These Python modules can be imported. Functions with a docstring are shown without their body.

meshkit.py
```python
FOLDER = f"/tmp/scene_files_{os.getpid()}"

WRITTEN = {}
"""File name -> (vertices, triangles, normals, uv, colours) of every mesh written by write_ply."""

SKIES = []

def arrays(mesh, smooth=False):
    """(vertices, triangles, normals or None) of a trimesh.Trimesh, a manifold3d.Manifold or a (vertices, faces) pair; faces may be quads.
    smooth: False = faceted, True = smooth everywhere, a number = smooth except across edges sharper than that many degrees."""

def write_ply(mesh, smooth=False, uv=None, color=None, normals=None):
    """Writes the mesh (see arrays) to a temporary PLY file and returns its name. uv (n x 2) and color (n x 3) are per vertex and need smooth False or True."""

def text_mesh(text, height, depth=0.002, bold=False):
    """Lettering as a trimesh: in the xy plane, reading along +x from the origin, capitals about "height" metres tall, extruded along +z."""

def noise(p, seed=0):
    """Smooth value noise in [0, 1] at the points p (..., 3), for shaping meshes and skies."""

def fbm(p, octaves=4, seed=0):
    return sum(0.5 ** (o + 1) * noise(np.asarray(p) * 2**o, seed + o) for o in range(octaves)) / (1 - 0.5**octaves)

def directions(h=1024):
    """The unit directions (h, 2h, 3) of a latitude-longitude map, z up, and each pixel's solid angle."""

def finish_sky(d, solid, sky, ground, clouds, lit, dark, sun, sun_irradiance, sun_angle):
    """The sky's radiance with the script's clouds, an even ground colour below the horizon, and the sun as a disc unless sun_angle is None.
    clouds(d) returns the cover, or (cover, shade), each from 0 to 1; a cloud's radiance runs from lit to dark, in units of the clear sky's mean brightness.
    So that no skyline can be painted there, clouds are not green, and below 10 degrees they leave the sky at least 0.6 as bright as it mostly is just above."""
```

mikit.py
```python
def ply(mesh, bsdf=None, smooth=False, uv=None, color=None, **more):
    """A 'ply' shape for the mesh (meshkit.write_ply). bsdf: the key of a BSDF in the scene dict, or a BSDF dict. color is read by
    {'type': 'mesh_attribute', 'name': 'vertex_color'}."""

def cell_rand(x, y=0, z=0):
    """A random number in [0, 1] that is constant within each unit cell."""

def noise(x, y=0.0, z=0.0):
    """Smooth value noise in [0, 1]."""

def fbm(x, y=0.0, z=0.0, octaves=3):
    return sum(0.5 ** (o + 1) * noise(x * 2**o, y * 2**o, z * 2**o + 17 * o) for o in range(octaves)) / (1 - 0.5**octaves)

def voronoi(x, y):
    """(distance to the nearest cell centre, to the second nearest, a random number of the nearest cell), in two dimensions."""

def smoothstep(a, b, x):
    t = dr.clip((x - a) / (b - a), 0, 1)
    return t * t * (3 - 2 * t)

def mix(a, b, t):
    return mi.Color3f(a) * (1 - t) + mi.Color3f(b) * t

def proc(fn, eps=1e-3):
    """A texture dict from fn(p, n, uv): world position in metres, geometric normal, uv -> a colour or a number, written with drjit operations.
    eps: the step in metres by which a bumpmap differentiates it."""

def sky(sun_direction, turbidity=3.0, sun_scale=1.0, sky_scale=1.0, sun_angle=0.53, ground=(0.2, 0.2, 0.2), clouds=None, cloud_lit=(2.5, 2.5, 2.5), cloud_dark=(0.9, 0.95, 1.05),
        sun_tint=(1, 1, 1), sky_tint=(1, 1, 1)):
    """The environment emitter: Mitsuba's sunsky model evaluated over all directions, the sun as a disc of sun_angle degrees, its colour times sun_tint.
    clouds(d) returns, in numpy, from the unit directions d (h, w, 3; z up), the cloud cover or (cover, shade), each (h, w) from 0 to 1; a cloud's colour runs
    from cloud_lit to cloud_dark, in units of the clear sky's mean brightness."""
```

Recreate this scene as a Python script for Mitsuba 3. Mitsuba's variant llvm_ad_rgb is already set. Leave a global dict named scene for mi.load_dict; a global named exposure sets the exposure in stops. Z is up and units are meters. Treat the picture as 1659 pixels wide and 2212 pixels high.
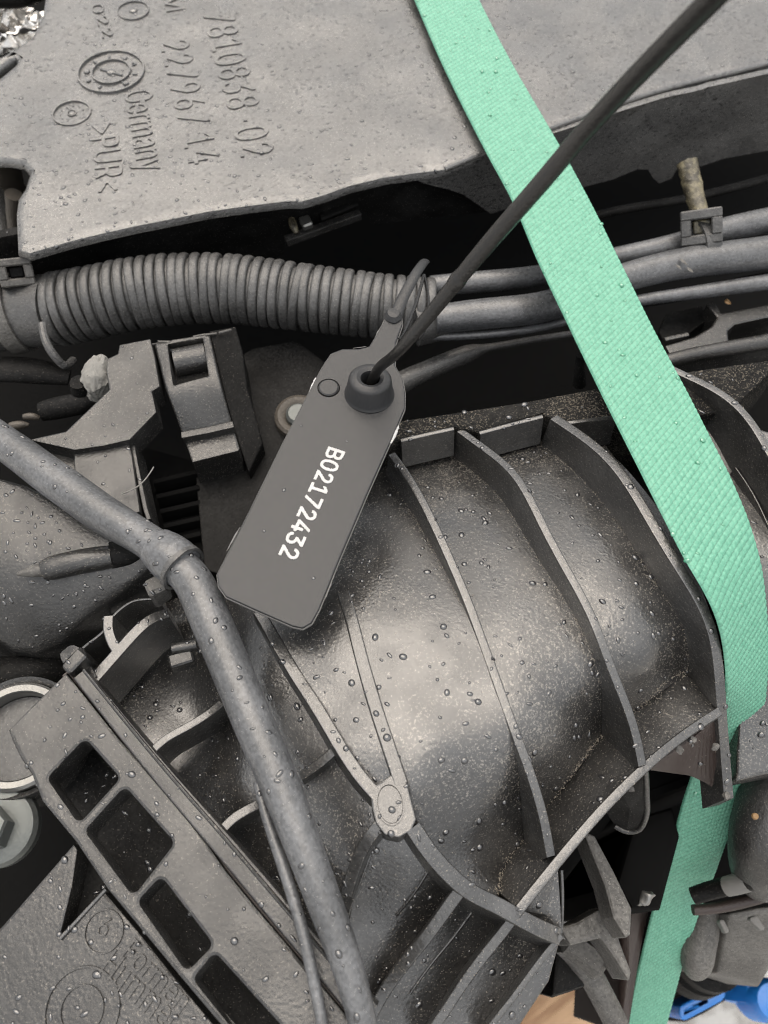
import math, random
import numpy as np, trimesh, shapely, drjit as dr
import mitsuba as mi
import mikit, meshkit
from mikit import proc, noise, fbm, smoothstep, mix, ply
from shapely.geometry import Polygon, LineString
from scipy.interpolate import RBFInterpolator, PchipInterpolator

random.seed(7)
rng = np.random.default_rng(7)
T = mi.ScalarTransform4f
scene, labels = {}, {}

# ------------------------------------------------------------------ camera, sky, exposure
TILT, DIST, HFOV = math.radians(28.0), 0.270, 50.0
CAM = DIST * np.array([0.0, -math.sin(TILT), math.cos(TILT)])
FWD = np.array([0.0, math.sin(TILT), -math.cos(TILT)])
UP = np.array([0.0, math.cos(TILT), math.sin(TILT)])
scene['camera'] = {'type': 'thinlens', 'fov': HFOV, 'fov_axis': 'x', 'near_clip': 0.005, 'far_clip': 60.0,
                   'aperture_radius': 0.0009, 'focus_distance': 0.245,
                   'to_world': T().look_at(origin=CAM.tolist(), target=(CAM + FWD).tolist(), up=UP.tolist())}


def overcast(d):
    """One closed layer of cloud, brighter overhead than at the horizon as overcast skies are, with soft mottling."""
    el = np.clip(d[..., 2], 0, 1)
    m = meshkit.fbm(d * 3.0, 3, 5)
    return np.ones(el.shape), np.clip(1.0 - 1.0 * el ** 0.8 + 0.5 * (m - 0.5), 0, 1)


scene['sky'] = mikit.sky((-0.12, 0.36, 0.92), turbidity=3, sun_scale=0.30, sun_angle=60, sun_tint=(.955, .985, 1.05), clouds=overcast,
                         cloud_lit=(2.5, 2.5, 2.51), cloud_dark=(0.75, 0.77, 0.80))
exposure = 3.15

# ------------------------------------------------------------------ sizes of the engine, read off the photograph once
FOC = 829.5 / math.tan(math.radians(HFOV / 2))
REG = {0: (0, 0, 1.0), 1: (796.3, 867.1, .48), 2: (530.9, 1309.5, .48), 3: (973.3, 1415.7, .41333), 4: (619.4, 1725.4, .42667),
       5: (0, 1813.8, .37333), 6: (88.5, 44.2, .32), 7: (1216.6, 1725.4, .26667), 8: (1305.1, 353.9, .28), 9: (0, 0, .264),
       10: (0, 1238.7, .42667), 11: (0, 840.6, .26667), 12: (442.4, 663.6, .32), 13: (0, 1592.6, .37333)}


def R(n, *pts):
    a, b, s = REG[n]
    return [(a + s * p[0], b + s * p[1], *p[2:]) for p in pts]


def ray(u, v):
    return FWD + (u - 829.5) / FOC * np.array([1.0, 0, 0]) + (1106 - v) / FOC * UP


def P(u, v, z):
    """The point at height z (millimetres) on the line of sight of a spot in the survey photograph."""
    r = ray(u, v)
    return CAM + r * ((z * .001 - CAM[2]) / r[2])


def PD(u, v, mm):
    return CAM + ray(u, v) * (mm * .001)


def PP(pts):
    return np.array([P(*p) for p in pts])


def mm_per_px(p):
    return float((np.asarray(p) - CAM) @ FWD) / FOC * 1000


# ------------------------------------------------------------------ materials
def mm(p):
    return p.x * 1000, p.y * 1000, p.z * 1000


def dusty(dark, light, dust, amount, scale=1.0):
    """Black plastic: slow mottling, and pale grains of dirt that lie thicker in some places."""
    def f(p, n, uv):
        x, y, z = mm(p)
        m = fbm(x * .09 * scale, y * .09 * scale, z * .09 * scale, 3)
        c = mix(dark, light, smoothstep(.3, .75, m)) * (.55 + .9 * noise(x * 1.5 + 3, y * 1.5, z * 1.5))
        s = noise(x * 2.6, y * 2.6, z * 2.6) * .5 + noise(x * 5.1 + 9, y * 5.1, z * 5.1) * .5
        cloud = smoothstep(.3, .8, fbm(x * .05 + 31, y * .05, z * .05 + 7, 2))
        return mix(c, dust, smoothstep(.70, .86, s + amount * (.2 + .8 * cloud) * .2) * .6)
    return f


def grain(freq, fine=.35):
    def f(p, n, uv):
        x, y, z = mm(p)
        return (noise(x * freq, y * freq, z * freq) + fine * noise(x * freq * 2.7 + 5, y * freq * 2.7, z * freq * 2.7)) * .001
    return f


g_fine, g_mid, g_rough = proc(grain(1.6), 1.5e-4), proc(grain(.9, .6), 1.5e-4), proc(grain(.5, .8), 2e-4)


def rough_var(a, b, f):
    def g(p, n, uv):
        x, y, z = mm(p)
        return a + (b - a) * smoothstep(.3, .7, fbm(x * f, y * f, z * f, 2))
    return proc(g)


def mat(key, base, rough, bump=None, height=.1, spec=.5, **more):
    if not isinstance(base, dict):
        base = {'type': 'rgb', 'value': list(base)}
    b = {'type': 'principled', 'base_color': base, 'roughness': rough, 'specular': spec, **more}
    if bump:
        b = {'type': 'bumpmap', 'nested': b, 'arbitrary': bump, 'scale': height}
    scene[key] = {'type': 'twosided', 'nested': b}
    return key


WET = dict(clearcoat=.7, clearcoat_gloss=.72)
mat('m_manifold', proc(dusty((.006, .0058, .0056), (.015, .0144, .0138), (.20, .183, .158), .8)), rough_var(.28, .46, .12), g_fine, .06, .95, **WET)
mat('m_ribtop', proc(dusty((.013, .0129, .0127), (.026, .0257, .0252), (.20, .18, .15), .25)), .32, g_mid, .06, .95, clearcoat=.5, clearcoat_gloss=.7)
def cover_colour(p, n, uv):
    """Foam skin: pale and mottled, with dark elongated flecks painted for drop shadows and wet spots."""
    x, y, z = mm(p)
    c = dusty((.034, .0337, .0332), (.050, .0494, .0485), (.20, .19, .175), .5, .8)(p, n, uv)
    a, b = x * .8 + y * .6, y * .8 - x * .6
    f = noise(a * .55 + 3, b * 1.1, z * 1.1 + 5) * .55 + noise(a * 1.3, b * 2.2 + 9, z * 2.0) * .45
    cl = smoothstep(.3, .7, fbm(x * .03 + 4, y * .03, 0, 2))
    return c * (1 - .75 * smoothstep(.66 - .05 * cl, .74 - .05 * cl, f))  # flecks put the shadows and wet spots of drops into the colour


mat('m_cover', proc(cover_colour), rough_var(.28, .42, .10), g_fine, .09, .9, **WET)
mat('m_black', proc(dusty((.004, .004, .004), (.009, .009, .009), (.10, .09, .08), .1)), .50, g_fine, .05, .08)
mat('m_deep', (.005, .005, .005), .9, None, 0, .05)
mat('m_panel', proc(dusty((.008, .0079, .0078), (.017, .0168, .0165), (.19, .172, .145), .3)), rough_var(.34, .50, .1), g_fine, .08, .55, clearcoat=.35, clearcoat_gloss=.7)
mat('m_dull', proc(dusty((.005, .005, .005), (.012, .0117, .0112), (.17, .15, .12), 1.0)), .75, g_mid, .12, .12)
mat('m_rubber', proc(dusty((.036, .0375, .040), (.064, .066, .070), (.18, .175, .17), .05)), .42, g_fine, .05, .8)
mat('m_hose', proc(dusty((.026, .0258, .0255), (.048, .0475, .047), (.18, .17, .15), .12)), .50, g_fine, .06, .7)
mat('m_tag', (.016, .0165, .0178), .5, g_fine, .04, .45)
mat('m_cord', (.005, .0047, .0046), .36, g_fine, .06, .5)
mat('m_white', (.33, .33, .328), .55)
mat('m_flash_lit_rim', (.085, .084, .082), .5)
mat('m_foam', (.15, .147, .138), .9, g_rough, .3)
mat('m_alu', (.20, .198, .19), .45, g_fine, .05, metallic=.9)
mat('m_zinc', (.10, .107, .104), .5, g_fine, .06, metallic=.6)
mat('m_brass', proc(dusty((.03, .026, .018), (.12, .105, .065), (.3, .27, .2), .3, 4.0)), .5, g_fine, .1)
mat('m_bronze', (.055, .048, .04), .5, g_fine, .1, metallic=.3)
mat('m_blue', (.010, .13, .42), .35)
mat('m_grey', proc(dusty((.045, .043, .040), (.075, .072, .067), (.2, .19, .17), .1)), .55, g_mid, .1)
mat('m_brown', (.022, .014, .012), .55, g_mid, .1)
mat('m_tape', (.10, .098, .094), .6, g_fine, .1)
mat('m_dust', (.21, .188, .155), .8)
mat('m_water', (.010, .010, .011), .07, None, 0, 1.0, clearcoat=1.0, clearcoat_gloss=.95)
mat('m_water_green', (.042, .19, .115), .07, None, 0, 1.0, clearcoat=1.0, clearcoat_gloss=.95)
mat('m_foil', (.72, .70, .67), .3, None, 0, .5, metallic=.9)
mat('m_orange', (.16, .095, .04), .7)


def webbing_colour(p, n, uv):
    """Green yarns of slightly uneven dye in a twill, with groove shade painted in; uv in strap widths."""
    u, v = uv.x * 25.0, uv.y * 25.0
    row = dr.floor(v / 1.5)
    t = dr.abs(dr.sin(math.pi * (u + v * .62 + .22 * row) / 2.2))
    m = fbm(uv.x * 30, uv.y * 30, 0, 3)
    return mix((.075, .232, .160), (.102, .278, .196), smoothstep(.25, .75, m)) * (.72 + .28 * smoothstep(.05, .5, t))  # last factor paints the shade of the twill grooves into the colour


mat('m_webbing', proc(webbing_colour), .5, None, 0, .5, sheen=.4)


def wood_colour(p, n, uv):
    x, y, z = mm(p)
    r = fbm(x * .02 + y * .015, y * .18 - x * .12, 3, 4)
    return mix((.30, .17, .09), (.52, .34, .20), smoothstep(.25, .75, r))


def gravel_colour(p, n, uv):
    x, y, z = mm(p)
    return mix((.28, .27, .255), (.46, .455, .44), smoothstep(.25, .7, fbm(x * .12, y * .12, z, 4)))


mat('m_wood', proc(wood_colour), .7)
mat('m_ground', proc(gravel_colour), .9)


# ------------------------------------------------------------------ mesh helpers
def key_for(name, parent=None):
    base = f'{parent}__{name}' if parent else name
    k, i = base, 0
    while k in scene or k in labels:
        i += 1
        k = f'{base}_{i:03d}'
    return k


def thing(name, label, cat, group=None, kind=None):
    k = key_for(name)
    labels[k] = {'label': label, 'category': cat}
    if group:
        labels[k]['group'] = group
    if kind:
        labels[k]['kind'] = kind
    return k


def part(parent, name, mesh, m, smooth=30, label=None, kind=None, **kw):
    k = key_for(name, parent)
    scene[k] = ply(mesh, m, smooth, **kw)
    if label or kind:
        labels[k] = {}
        if label:
            labels[k]['label'] = label
        if kind:
            labels[k]['kind'] = kind
    return k


def solo(name, label, cat, mesh, m, smooth=30, group=None, kind=None):
    k = key_for(name)
    scene[k] = ply(mesh, m, smooth)
    labels[k] = {'label': label}
    if cat:
        labels[k]['category'] = cat
    if group:
        labels[k]['group'] = group
    if kind:
        labels[k]['kind'] = kind
    return k


def cat(*ms):
    return trimesh.util.concatenate([m for m in ms if m is not None])


def loft(rings, caps=True):
    """A closed skin through rings of points (n, k, 3)."""
    r = np.asarray(rings, float)
    n, k, _ = r.shape
    i, j = np.meshgrid(np.arange(n - 1), np.arange(k), indexing='ij')
    a, b = i * k + j, i * k + (j + 1) % k
    c, d = a + k, b + k
    f = np.concatenate([np.stack([a, b, d], -1).reshape(-1, 3), np.stack([a, d, c], -1).reshape(-1, 3)])
    v = r.reshape(-1, 3)
    if caps:
        v = np.vstack([v, r[0].mean(0), r[-1].mean(0)])
        q = np.arange(k)
        f = np.vstack([f, np.stack([(q + 1) % k, q, q * 0 + n * k], 1), np.stack([q, (q + 1) % k, q * 0], 1) + [(n - 1) * k, (n - 1) * k, n * k + 1]])
    m = trimesh.Trimesh(v, f, process=False)
    if caps and m.volume < 0:
        m.invert()
    return m


def spline(pts, n):
    """Monotone cubic through the points by arc length, n samples."""
    p = np.asarray(pts, float)
    s = np.r_[0, np.cumsum(np.linalg.norm(np.diff(p, axis=0), axis=1))]
    return PchipInterpolator(s, p, axis=0)(np.linspace(0, s[-1], n))


def smooth_path(pts, n, k=3):
    p = spline(pts, n)
    w = np.ones(2 * k + 1) / (2 * k + 1)
    for _ in range(2):
        q = np.pad(p, ((k, k), (0, 0)), mode='reflect', reflect_type='odd')
        p = np.stack([np.convolve(q[:, c], w, 'valid') for c in range(p.shape[1])], 1)
    return p


def frames(path):
    t = np.gradient(path, axis=0)
    t /= np.linalg.norm(t, axis=1, keepdims=True)
    ref = np.tile([0.0, 0, 1.0], (len(path), 1))
    steep = np.abs(t[:, 2]) > .97
    ref[steep] = [0, 1, 0]
    a = np.cross(t, ref)
    a /= np.linalg.norm(a, axis=1, keepdims=True)
    return t, a, np.cross(a, t)


def tube(path, radius, sides=20, flat=1.0, caps=True):
    path = np.asarray(path, float)
    t, a, b = frames(path)
    r = np.broadcast_to(np.asarray(radius, float), (len(path),))
    th = np.arange(sides) * 2 * math.pi / sides
    rings = path[:, None] + r[:, None, None] * (np.cos(th)[None, :, None] * a[:, None] + flat * np.sin(th)[None, :, None] * b[:, None])
    return loft(rings, caps)


def tube_px(pts, n=40, sides=20, flat=1.0, sm=2):
    """Tube from survey points (u, v, z, width in survey pixels)."""
    c = np.array([P(*p[:3]) for p in pts])
    r = np.array([p[3] * .5 * mm_per_px(q) * .001 for p, q in zip(pts, c)])
    full = smooth_path(np.column_stack([c, r]), n, sm)
    return tube(full[:, :3], full[:, 3], sides, flat), full


def extrude(poly, top, bottom, bevel=.0006, step=None):
    """A plate: polygon in xy (metres), top a number or a function of xy, bottom likewise; bevelled upper edge."""
    tf = top if callable(top) else (lambda q: np.full(len(q), top))
    bf = bottom if callable(bottom) else (lambda q: np.full(len(q), bottom))
    poly = shapely.geometry.polygon.orient(poly)
    if step:
        poly = poly.segmentize(step)
    ins = poly.buffer(-bevel, join_style='mitre') if bevel else poly
    if bevel and (ins.geom_type != 'Polygon' or ins.is_empty or len(ins.interiors) != len(poly.interiors)):
        ins, bevel = poly, 0
    vs, fs, at = [], [], 0

    def add(v, f):
        nonlocal at
        vs.append(v); fs.append(np.asarray(f) + at); at += len(v)
    if step:
        pts2, f2 = grid_fill(ins, step)
    else:
        pts2, f2 = trimesh.creation.triangulate_polygon(ins, engine='earcut')
    add(np.column_stack([pts2, tf(pts2)]), f2)
    add(np.column_stack([pts2, bf(pts2)]), np.asarray(f2)[:, ::-1])
    rings = lambda g: [g.exterior] + list(g.interiors)

    def resampled(r, n):
        return np.array([r.interpolate(x, normalized=True).coords[0] for x in np.linspace(0, 1, n, endpoint=False)])
    inner_rings = list(ins.interiors)
    for ro in rings(poly):
        ri = ins.exterior if ro is poly.exterior or ro.equals(poly.exterior) else min(inner_rings, key=lambda g: g.centroid.distance(ro.centroid))
        a = np.array(ro.coords)[:-1]
        if bevel:
            b = np.array([ri.interpolate(ri.project(shapely.Point(q))).coords[0] for q in a])
        else:
            b = a
        za, zb, n = tf(a), tf(b), len(a)
        rows = [np.column_stack([b, zb])]
        if bevel:
            mid = a * .7 + b * .3
            rows += [np.column_stack([mid, tf(mid) - bevel * .3]), np.column_stack([a, za - bevel])]
        rows += [np.column_stack([a, bf(a)]), np.column_stack([b, bf(b)])]
        v = np.vstack(rows)
        q = np.arange(n)
        f = []
        for k in range(len(rows) - 1):
            i0, i1, j0, j1 = k * n + q, k * n + (q + 1) % n, (k + 1) * n + q, (k + 1) * n + (q + 1) % n
            f += [np.stack([i0, j0, j1], 1), np.stack([i0, j1, i1], 1)]
        add(v, np.vstack(f))
    m = trimesh.Trimesh(np.vstack(vs), np.vstack(fs), process=False)
    m.merge_vertices(digits_vertex=7)
    m.update_faces(m.nondegenerate_faces())
    return m


def grid_fill(poly, step):
    """Points and triangles filling a polygon with an even grid whose border follows the outline."""
    from scipy.spatial import Delaunay
    edge = np.vstack([np.array(r.coords)[:-1] for r in [poly.segmentize(step).exterior, *poly.segmentize(step).interiors]])
    x0, y0, x1, y1 = poly.bounds
    gx, gy = np.meshgrid(np.arange(x0, x1, step), np.arange(y0, y1, step))
    g = np.column_stack([gx.ravel(), gy.ravel()])
    inner = poly.buffer(-step * .45)
    g = g[shapely.contains_xy(inner, g[:, 0], g[:, 1])]
    pts = np.vstack([edge, g])
    tri = Delaunay(pts).simplices
    c = pts[tri].mean(1)
    tri = tri[shapely.contains_xy(poly, c[:, 0], c[:, 1])]
    a = pts[tri]
    flip = np.cross(a[:, 1] - a[:, 0], a[:, 2] - a[:, 0]) < 0
    tri[flip] = tri[flip][:, ::-1]
    return pts, tri


def poly_px(pts, z=None, r=0, seg=6):
    """Polygon in xy from survey points (u, v, z) or (u, v) at height z; r rounds the corners (mm)."""
    q = PP([(p[0], p[1], p[2] if len(p) > 2 else z) for p in pts])[:, :2]
    g = Polygon(q).buffer(0)
    if r:
        g = g.buffer(-r * .001).buffer(2 * r * .001, quad_segs=seg).buffer(-r * .001, quad_segs=seg)
    return g


def plane_through(a, b, c):
    """z as a function of xy of the plane through three points."""
    n = np.cross(b - a, c - a)
    return lambda q: a[2] - ((np.asarray(q)[:, :2] - a[:2]) @ n[:2]) / n[2]


def fit_surface(pts, smoothing=0.0):
    """Smooth height function through survey points (u, v, z)."""
    q = PP(pts)
    f = RBFInterpolator(q[:, :2] * 1000, q[:, 2] * 1000, kernel='thin_plate_spline', smoothing=smoothing)
    return lambda xy: f(np.asarray(xy)[:, :2] * 1000) * .001


def box(c, ax, ay, az, sx, sy, sz, bev=.0005):
    """Bevelled box about c with unit axes and full sizes."""
    b = min(bev, sx * .3, sy * .3, sz * .3)
    pts = []
    for s in np.ndindex(2, 2, 2):
        sg = np.array(s) * 2 - 1
        h = np.array([sx, sy, sz]) / 2
        for k in range(3):
            o = h - b
            o[k] = h[k]
            pts.append(sg * o)
    m = trimesh.Trimesh(pts).convex_hull
    A = np.stack([ax, ay, az], 1)
    m.vertices = np.asarray(m.vertices) @ A.T + c
    if np.linalg.det(A) < 0:
        m.invert()
    return m


def unit(v):
    v = np.asarray(v, float)
    return v / np.linalg.norm(v)


def lathe(profile, c, axis, sides=36):
    """Revolved profile [(radius, height)...] standing at c along axis."""
    z = unit(axis)
    x = unit(np.cross(z, [0.3, 1, 0.2]))
    y = np.cross(z, x)
    th = np.arange(sides) * 2 * math.pi / sides
    rings = [[c + z * h + r * (math.cos(t) * x + math.sin(t) * y) for t in th] for r, h in profile]
    return loft(rings)


def rib(path, width, down, draft=.10, bev=.0005, bottom=None):
    """A standing rib: path of its top (metres), width, depth below the top."""
    path = np.asarray(path)
    t = np.gradient(path, axis=0)
    t[:, 2] = 0
    t /= np.linalg.norm(t, axis=1, keepdims=True)
    s = np.stack([-t[:, 1], t[:, 0], t[:, 2] * 0], 1)
    up = np.array([0, 0, 1.0])
    w = np.broadcast_to(np.asarray(width, float), (len(path),))[:, None] / 2
    d = np.broadcast_to(np.asarray(down, float), (len(path),))[:, None]
    R_ = []
    for k, (off, dz) in enumerate([(w + draft * d, d), (w, bev + d * 0), (w - bev * .4, bev * .25 + d * 0), (w - bev, d * 0), (-(w - bev), d * 0), (-(w - bev * .4), bev * .25 + d * 0), (-w, bev + d * 0), (-(w + draft * d), d)]):
        R_.append(path + s * off - up * dz)
    return loft(np.stack(R_, 1))


def rib_px(pts, width_mm, down_mm, n=40, sm=2, draft=.08):
    return rib(smooth_path(PP(pts), n, sm), width_mm * .001, down_mm * .001, draft)


def text_on(text, origin, ex, ey, height, length=None, depth=.0004, bold=False, lift=0.0):
    m = meshkit.text_mesh(text, height, depth, bold)
    v = np.array(m.vertices)
    v[:, 0] -= v[:, 0].min()
    if length:
        v[:, 0] *= length / v[:, 0].max()
    ez = unit(np.cross(ex, ey))
    m.vertices = origin + v[:, :1] * ex + v[:, 1:2] * ey + (v[:, 2:3] + lift) * ez
    return m


def ring_flat(c, ex, ey, r0, r1, h, n=48, lift=0.0):
    """A raised ring (rectangular section) on a plane."""
    ez = unit(np.cross(ex, ey))
    th = np.arange(n + 1) * 2 * math.pi / n
    R_ = [[c + (r * math.cos(t)) * ex + (r * math.sin(t)) * ey + (z + lift) * ez for r, z in ((r0, -.0004), (r0 + (r1 - r0) * .2, h), (r1 - (r1 - r0) * .2, h), (r1, -.0004))] for t in th]
    return loft(R_, caps=False)


def jitter(mesh, amp, freq, seed=0):
    v = np.array(mesh.vertices)
    d = np.stack([meshkit.noise(v * freq * 1000 + 13 * k, seed + k) - .5 for k in range(3)], 1)
    mesh.vertices = v + d * amp * 2
    return mesh


def sub(m, n=1):
    v, f = trimesh.remesh.subdivide_to_size(m.vertices, m.faces, n)
    return trimesh.Trimesh(v, f, process=True)


XH, YH, ZH = np.eye(3)

# ------------------------------------------------------------------ the setting far below
g = np.array([[-30, -30], [30, -30], [30, 30], [-30, 30.0]])
solo('ground', 'pale gravelly ground far below the engine', None, (np.column_stack([g, np.full(4, -.372)]), np.array([[0, 1, 2], [0, 2, 3]])), 'm_ground', False, kind='structure')
labels['ground'].pop('category', None)
solo('wooden_board', 'tan wooden pallet board on the ground, in the bottom right corner', 'pallet board',
     extrude(poly_px([(1150, 2090), (1300, 2120), (1420, 2300), (1300, 2420), (1080, 2400)], -345), -.345, -.371, .002), 'm_wood')

# engine block: the dark mass that everything is bolted to
blk = thing('engine_block', 'black shadowed engine block deep in the gaps between the hoses and the plastic manifold', 'engine')
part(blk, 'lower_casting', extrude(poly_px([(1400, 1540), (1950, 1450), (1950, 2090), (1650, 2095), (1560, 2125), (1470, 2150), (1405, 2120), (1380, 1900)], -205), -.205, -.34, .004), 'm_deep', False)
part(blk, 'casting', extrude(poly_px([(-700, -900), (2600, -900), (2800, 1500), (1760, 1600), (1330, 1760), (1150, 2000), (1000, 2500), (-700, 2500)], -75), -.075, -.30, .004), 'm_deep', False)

# ------------------------------------------------------------------ large plastic cover across the top
cv = thing('engine_cover', 'large wet grey-black plastic cover with moulded lettering across the top', 'engine cover')
edge_low = [(62, 548), (150, 522), (300, 487), (450, 458), (560, 444), (620, 436), (652, 437), (700, 424), (760, 402), (830, 384), (900, 373), (960, 366), (1055, 326), (1195, 275), (1300, 236), (1440, 191), (1659, 137), (1850, 80), (2100, -10)]
outline = [(2300, -500), (900, -800), (160, -500), (118, -120), (95, 0), (88, 34), (67, 75), (35, 98), (0, 116), (-150, 165), (-170, 330), (-60, 345), (17, 347), (47, 353), (64, 374), (52, 408), (36, 432), (32, 462), (35, 541)] + edge_low
ZC = 22.0
cov = poly_px(outline, ZC)
slot = poly_px([(-25, 155), (28, 120), (36, 125), (30, 136), (-16, 172)], ZC)
cov = cov.difference(slot)


def cover_top(q):
    """The cover's face: almost flat, with a slow swell."""
    q = np.asarray(q)
    p3 = np.column_stack([q, np.zeros(len(q))])
    return ZC * .001 + .0022 * (meshkit.noise(p3 * 14 + 3.3, 2) - .5) + .0006 * (meshkit.noise(p3 * 60, 4) - .5)


near = cov.intersection(Polygon(PP([(-250, -250, ZC), (1950, -250, ZC), (1950, 700, ZC), (-250, 700, ZC)])[:, :2]))
near = max(getattr(near, 'geoms', [near]), key=lambda a: a.area)
part(cv, 'top', extrude(near, cover_top, lambda q: cover_top(q) - .0036, .0022, .0025), 'm_cover', 40)


def PV(u, v, y):
    r = ray(u, v)
    return CAM + r * ((y - CAM[1]) / r[1])


def wall(tops, bots, setback, thick, ztop):
    """A front wall hung under the cover's edge: columns from the edge down to the traced lower outline."""
    te = PP([(*p, ZC) for p in edge_low])
    cols = []
    for (u, vb) in bots:
        y = None
        e = np.array([np.interp(u, [p[0] for p in edge_low], te[:, k]) for k in range(3)])
        y = e[1] + setback
        b = PV(u, vb, y)
        t = np.array([b[0], y, ztop * .001])
        cols.append([t, b, b + [0, thick, 0], t + [0, thick, 0]])
    return loft(cols)


wf = [(905, 392), (930, 400), (965, 408), (1000, 420), (1030, 440), (1060, 462), (1110, 446), (1200, 424), (1264, 403), (1323, 388), (1376, 366), (1400, 366), (1412, 386), (1424, 396), (1450, 386), (1462, 366), (1506, 362), (1562, 343), (1659, 325), (1850, 280), (2050, 230)]
part(cv, 'front_wall', wall(None, wf, .0012, .003, 20.6), 'm_cover', 35)
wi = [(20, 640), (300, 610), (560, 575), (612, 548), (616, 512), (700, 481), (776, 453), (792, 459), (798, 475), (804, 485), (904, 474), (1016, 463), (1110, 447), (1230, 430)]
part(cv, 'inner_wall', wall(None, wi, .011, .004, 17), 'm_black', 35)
part(cv, 'rolled_edge', tube(smooth_path(PP([(*p, ZC - 1.0) for p in edge_low[11:]]), 60, 1), .0012, 10), 'm_cover')

# moulded lettering and stamps
def follow(mesh, mid):
    """Lays a flat marking onto the swell of the cover."""
    v = np.array(mesh.vertices)
    v[:, 2] += cover_top(v[:, :2]) - float(cover_top(np.asarray(mid)[None, :2])[0])
    mesh.vertices = v
    return mesh


ZT = ZC * .001 + .0002


def cover_frame(o, d, z=ZC):
    """Origin and axes for lettering that reads from o towards d with the tops of the letters to the right."""
    a, b = P(*o, z), P(*d, z)
    ex = unit(b - a)
    ey = np.cross([0, 0, 1.0], ex)
    a[2] = float(cover_top(((a + b) / 2)[None, :2])[0])
    return a, ex, ey, float(np.linalg.norm(b - a))


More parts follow.
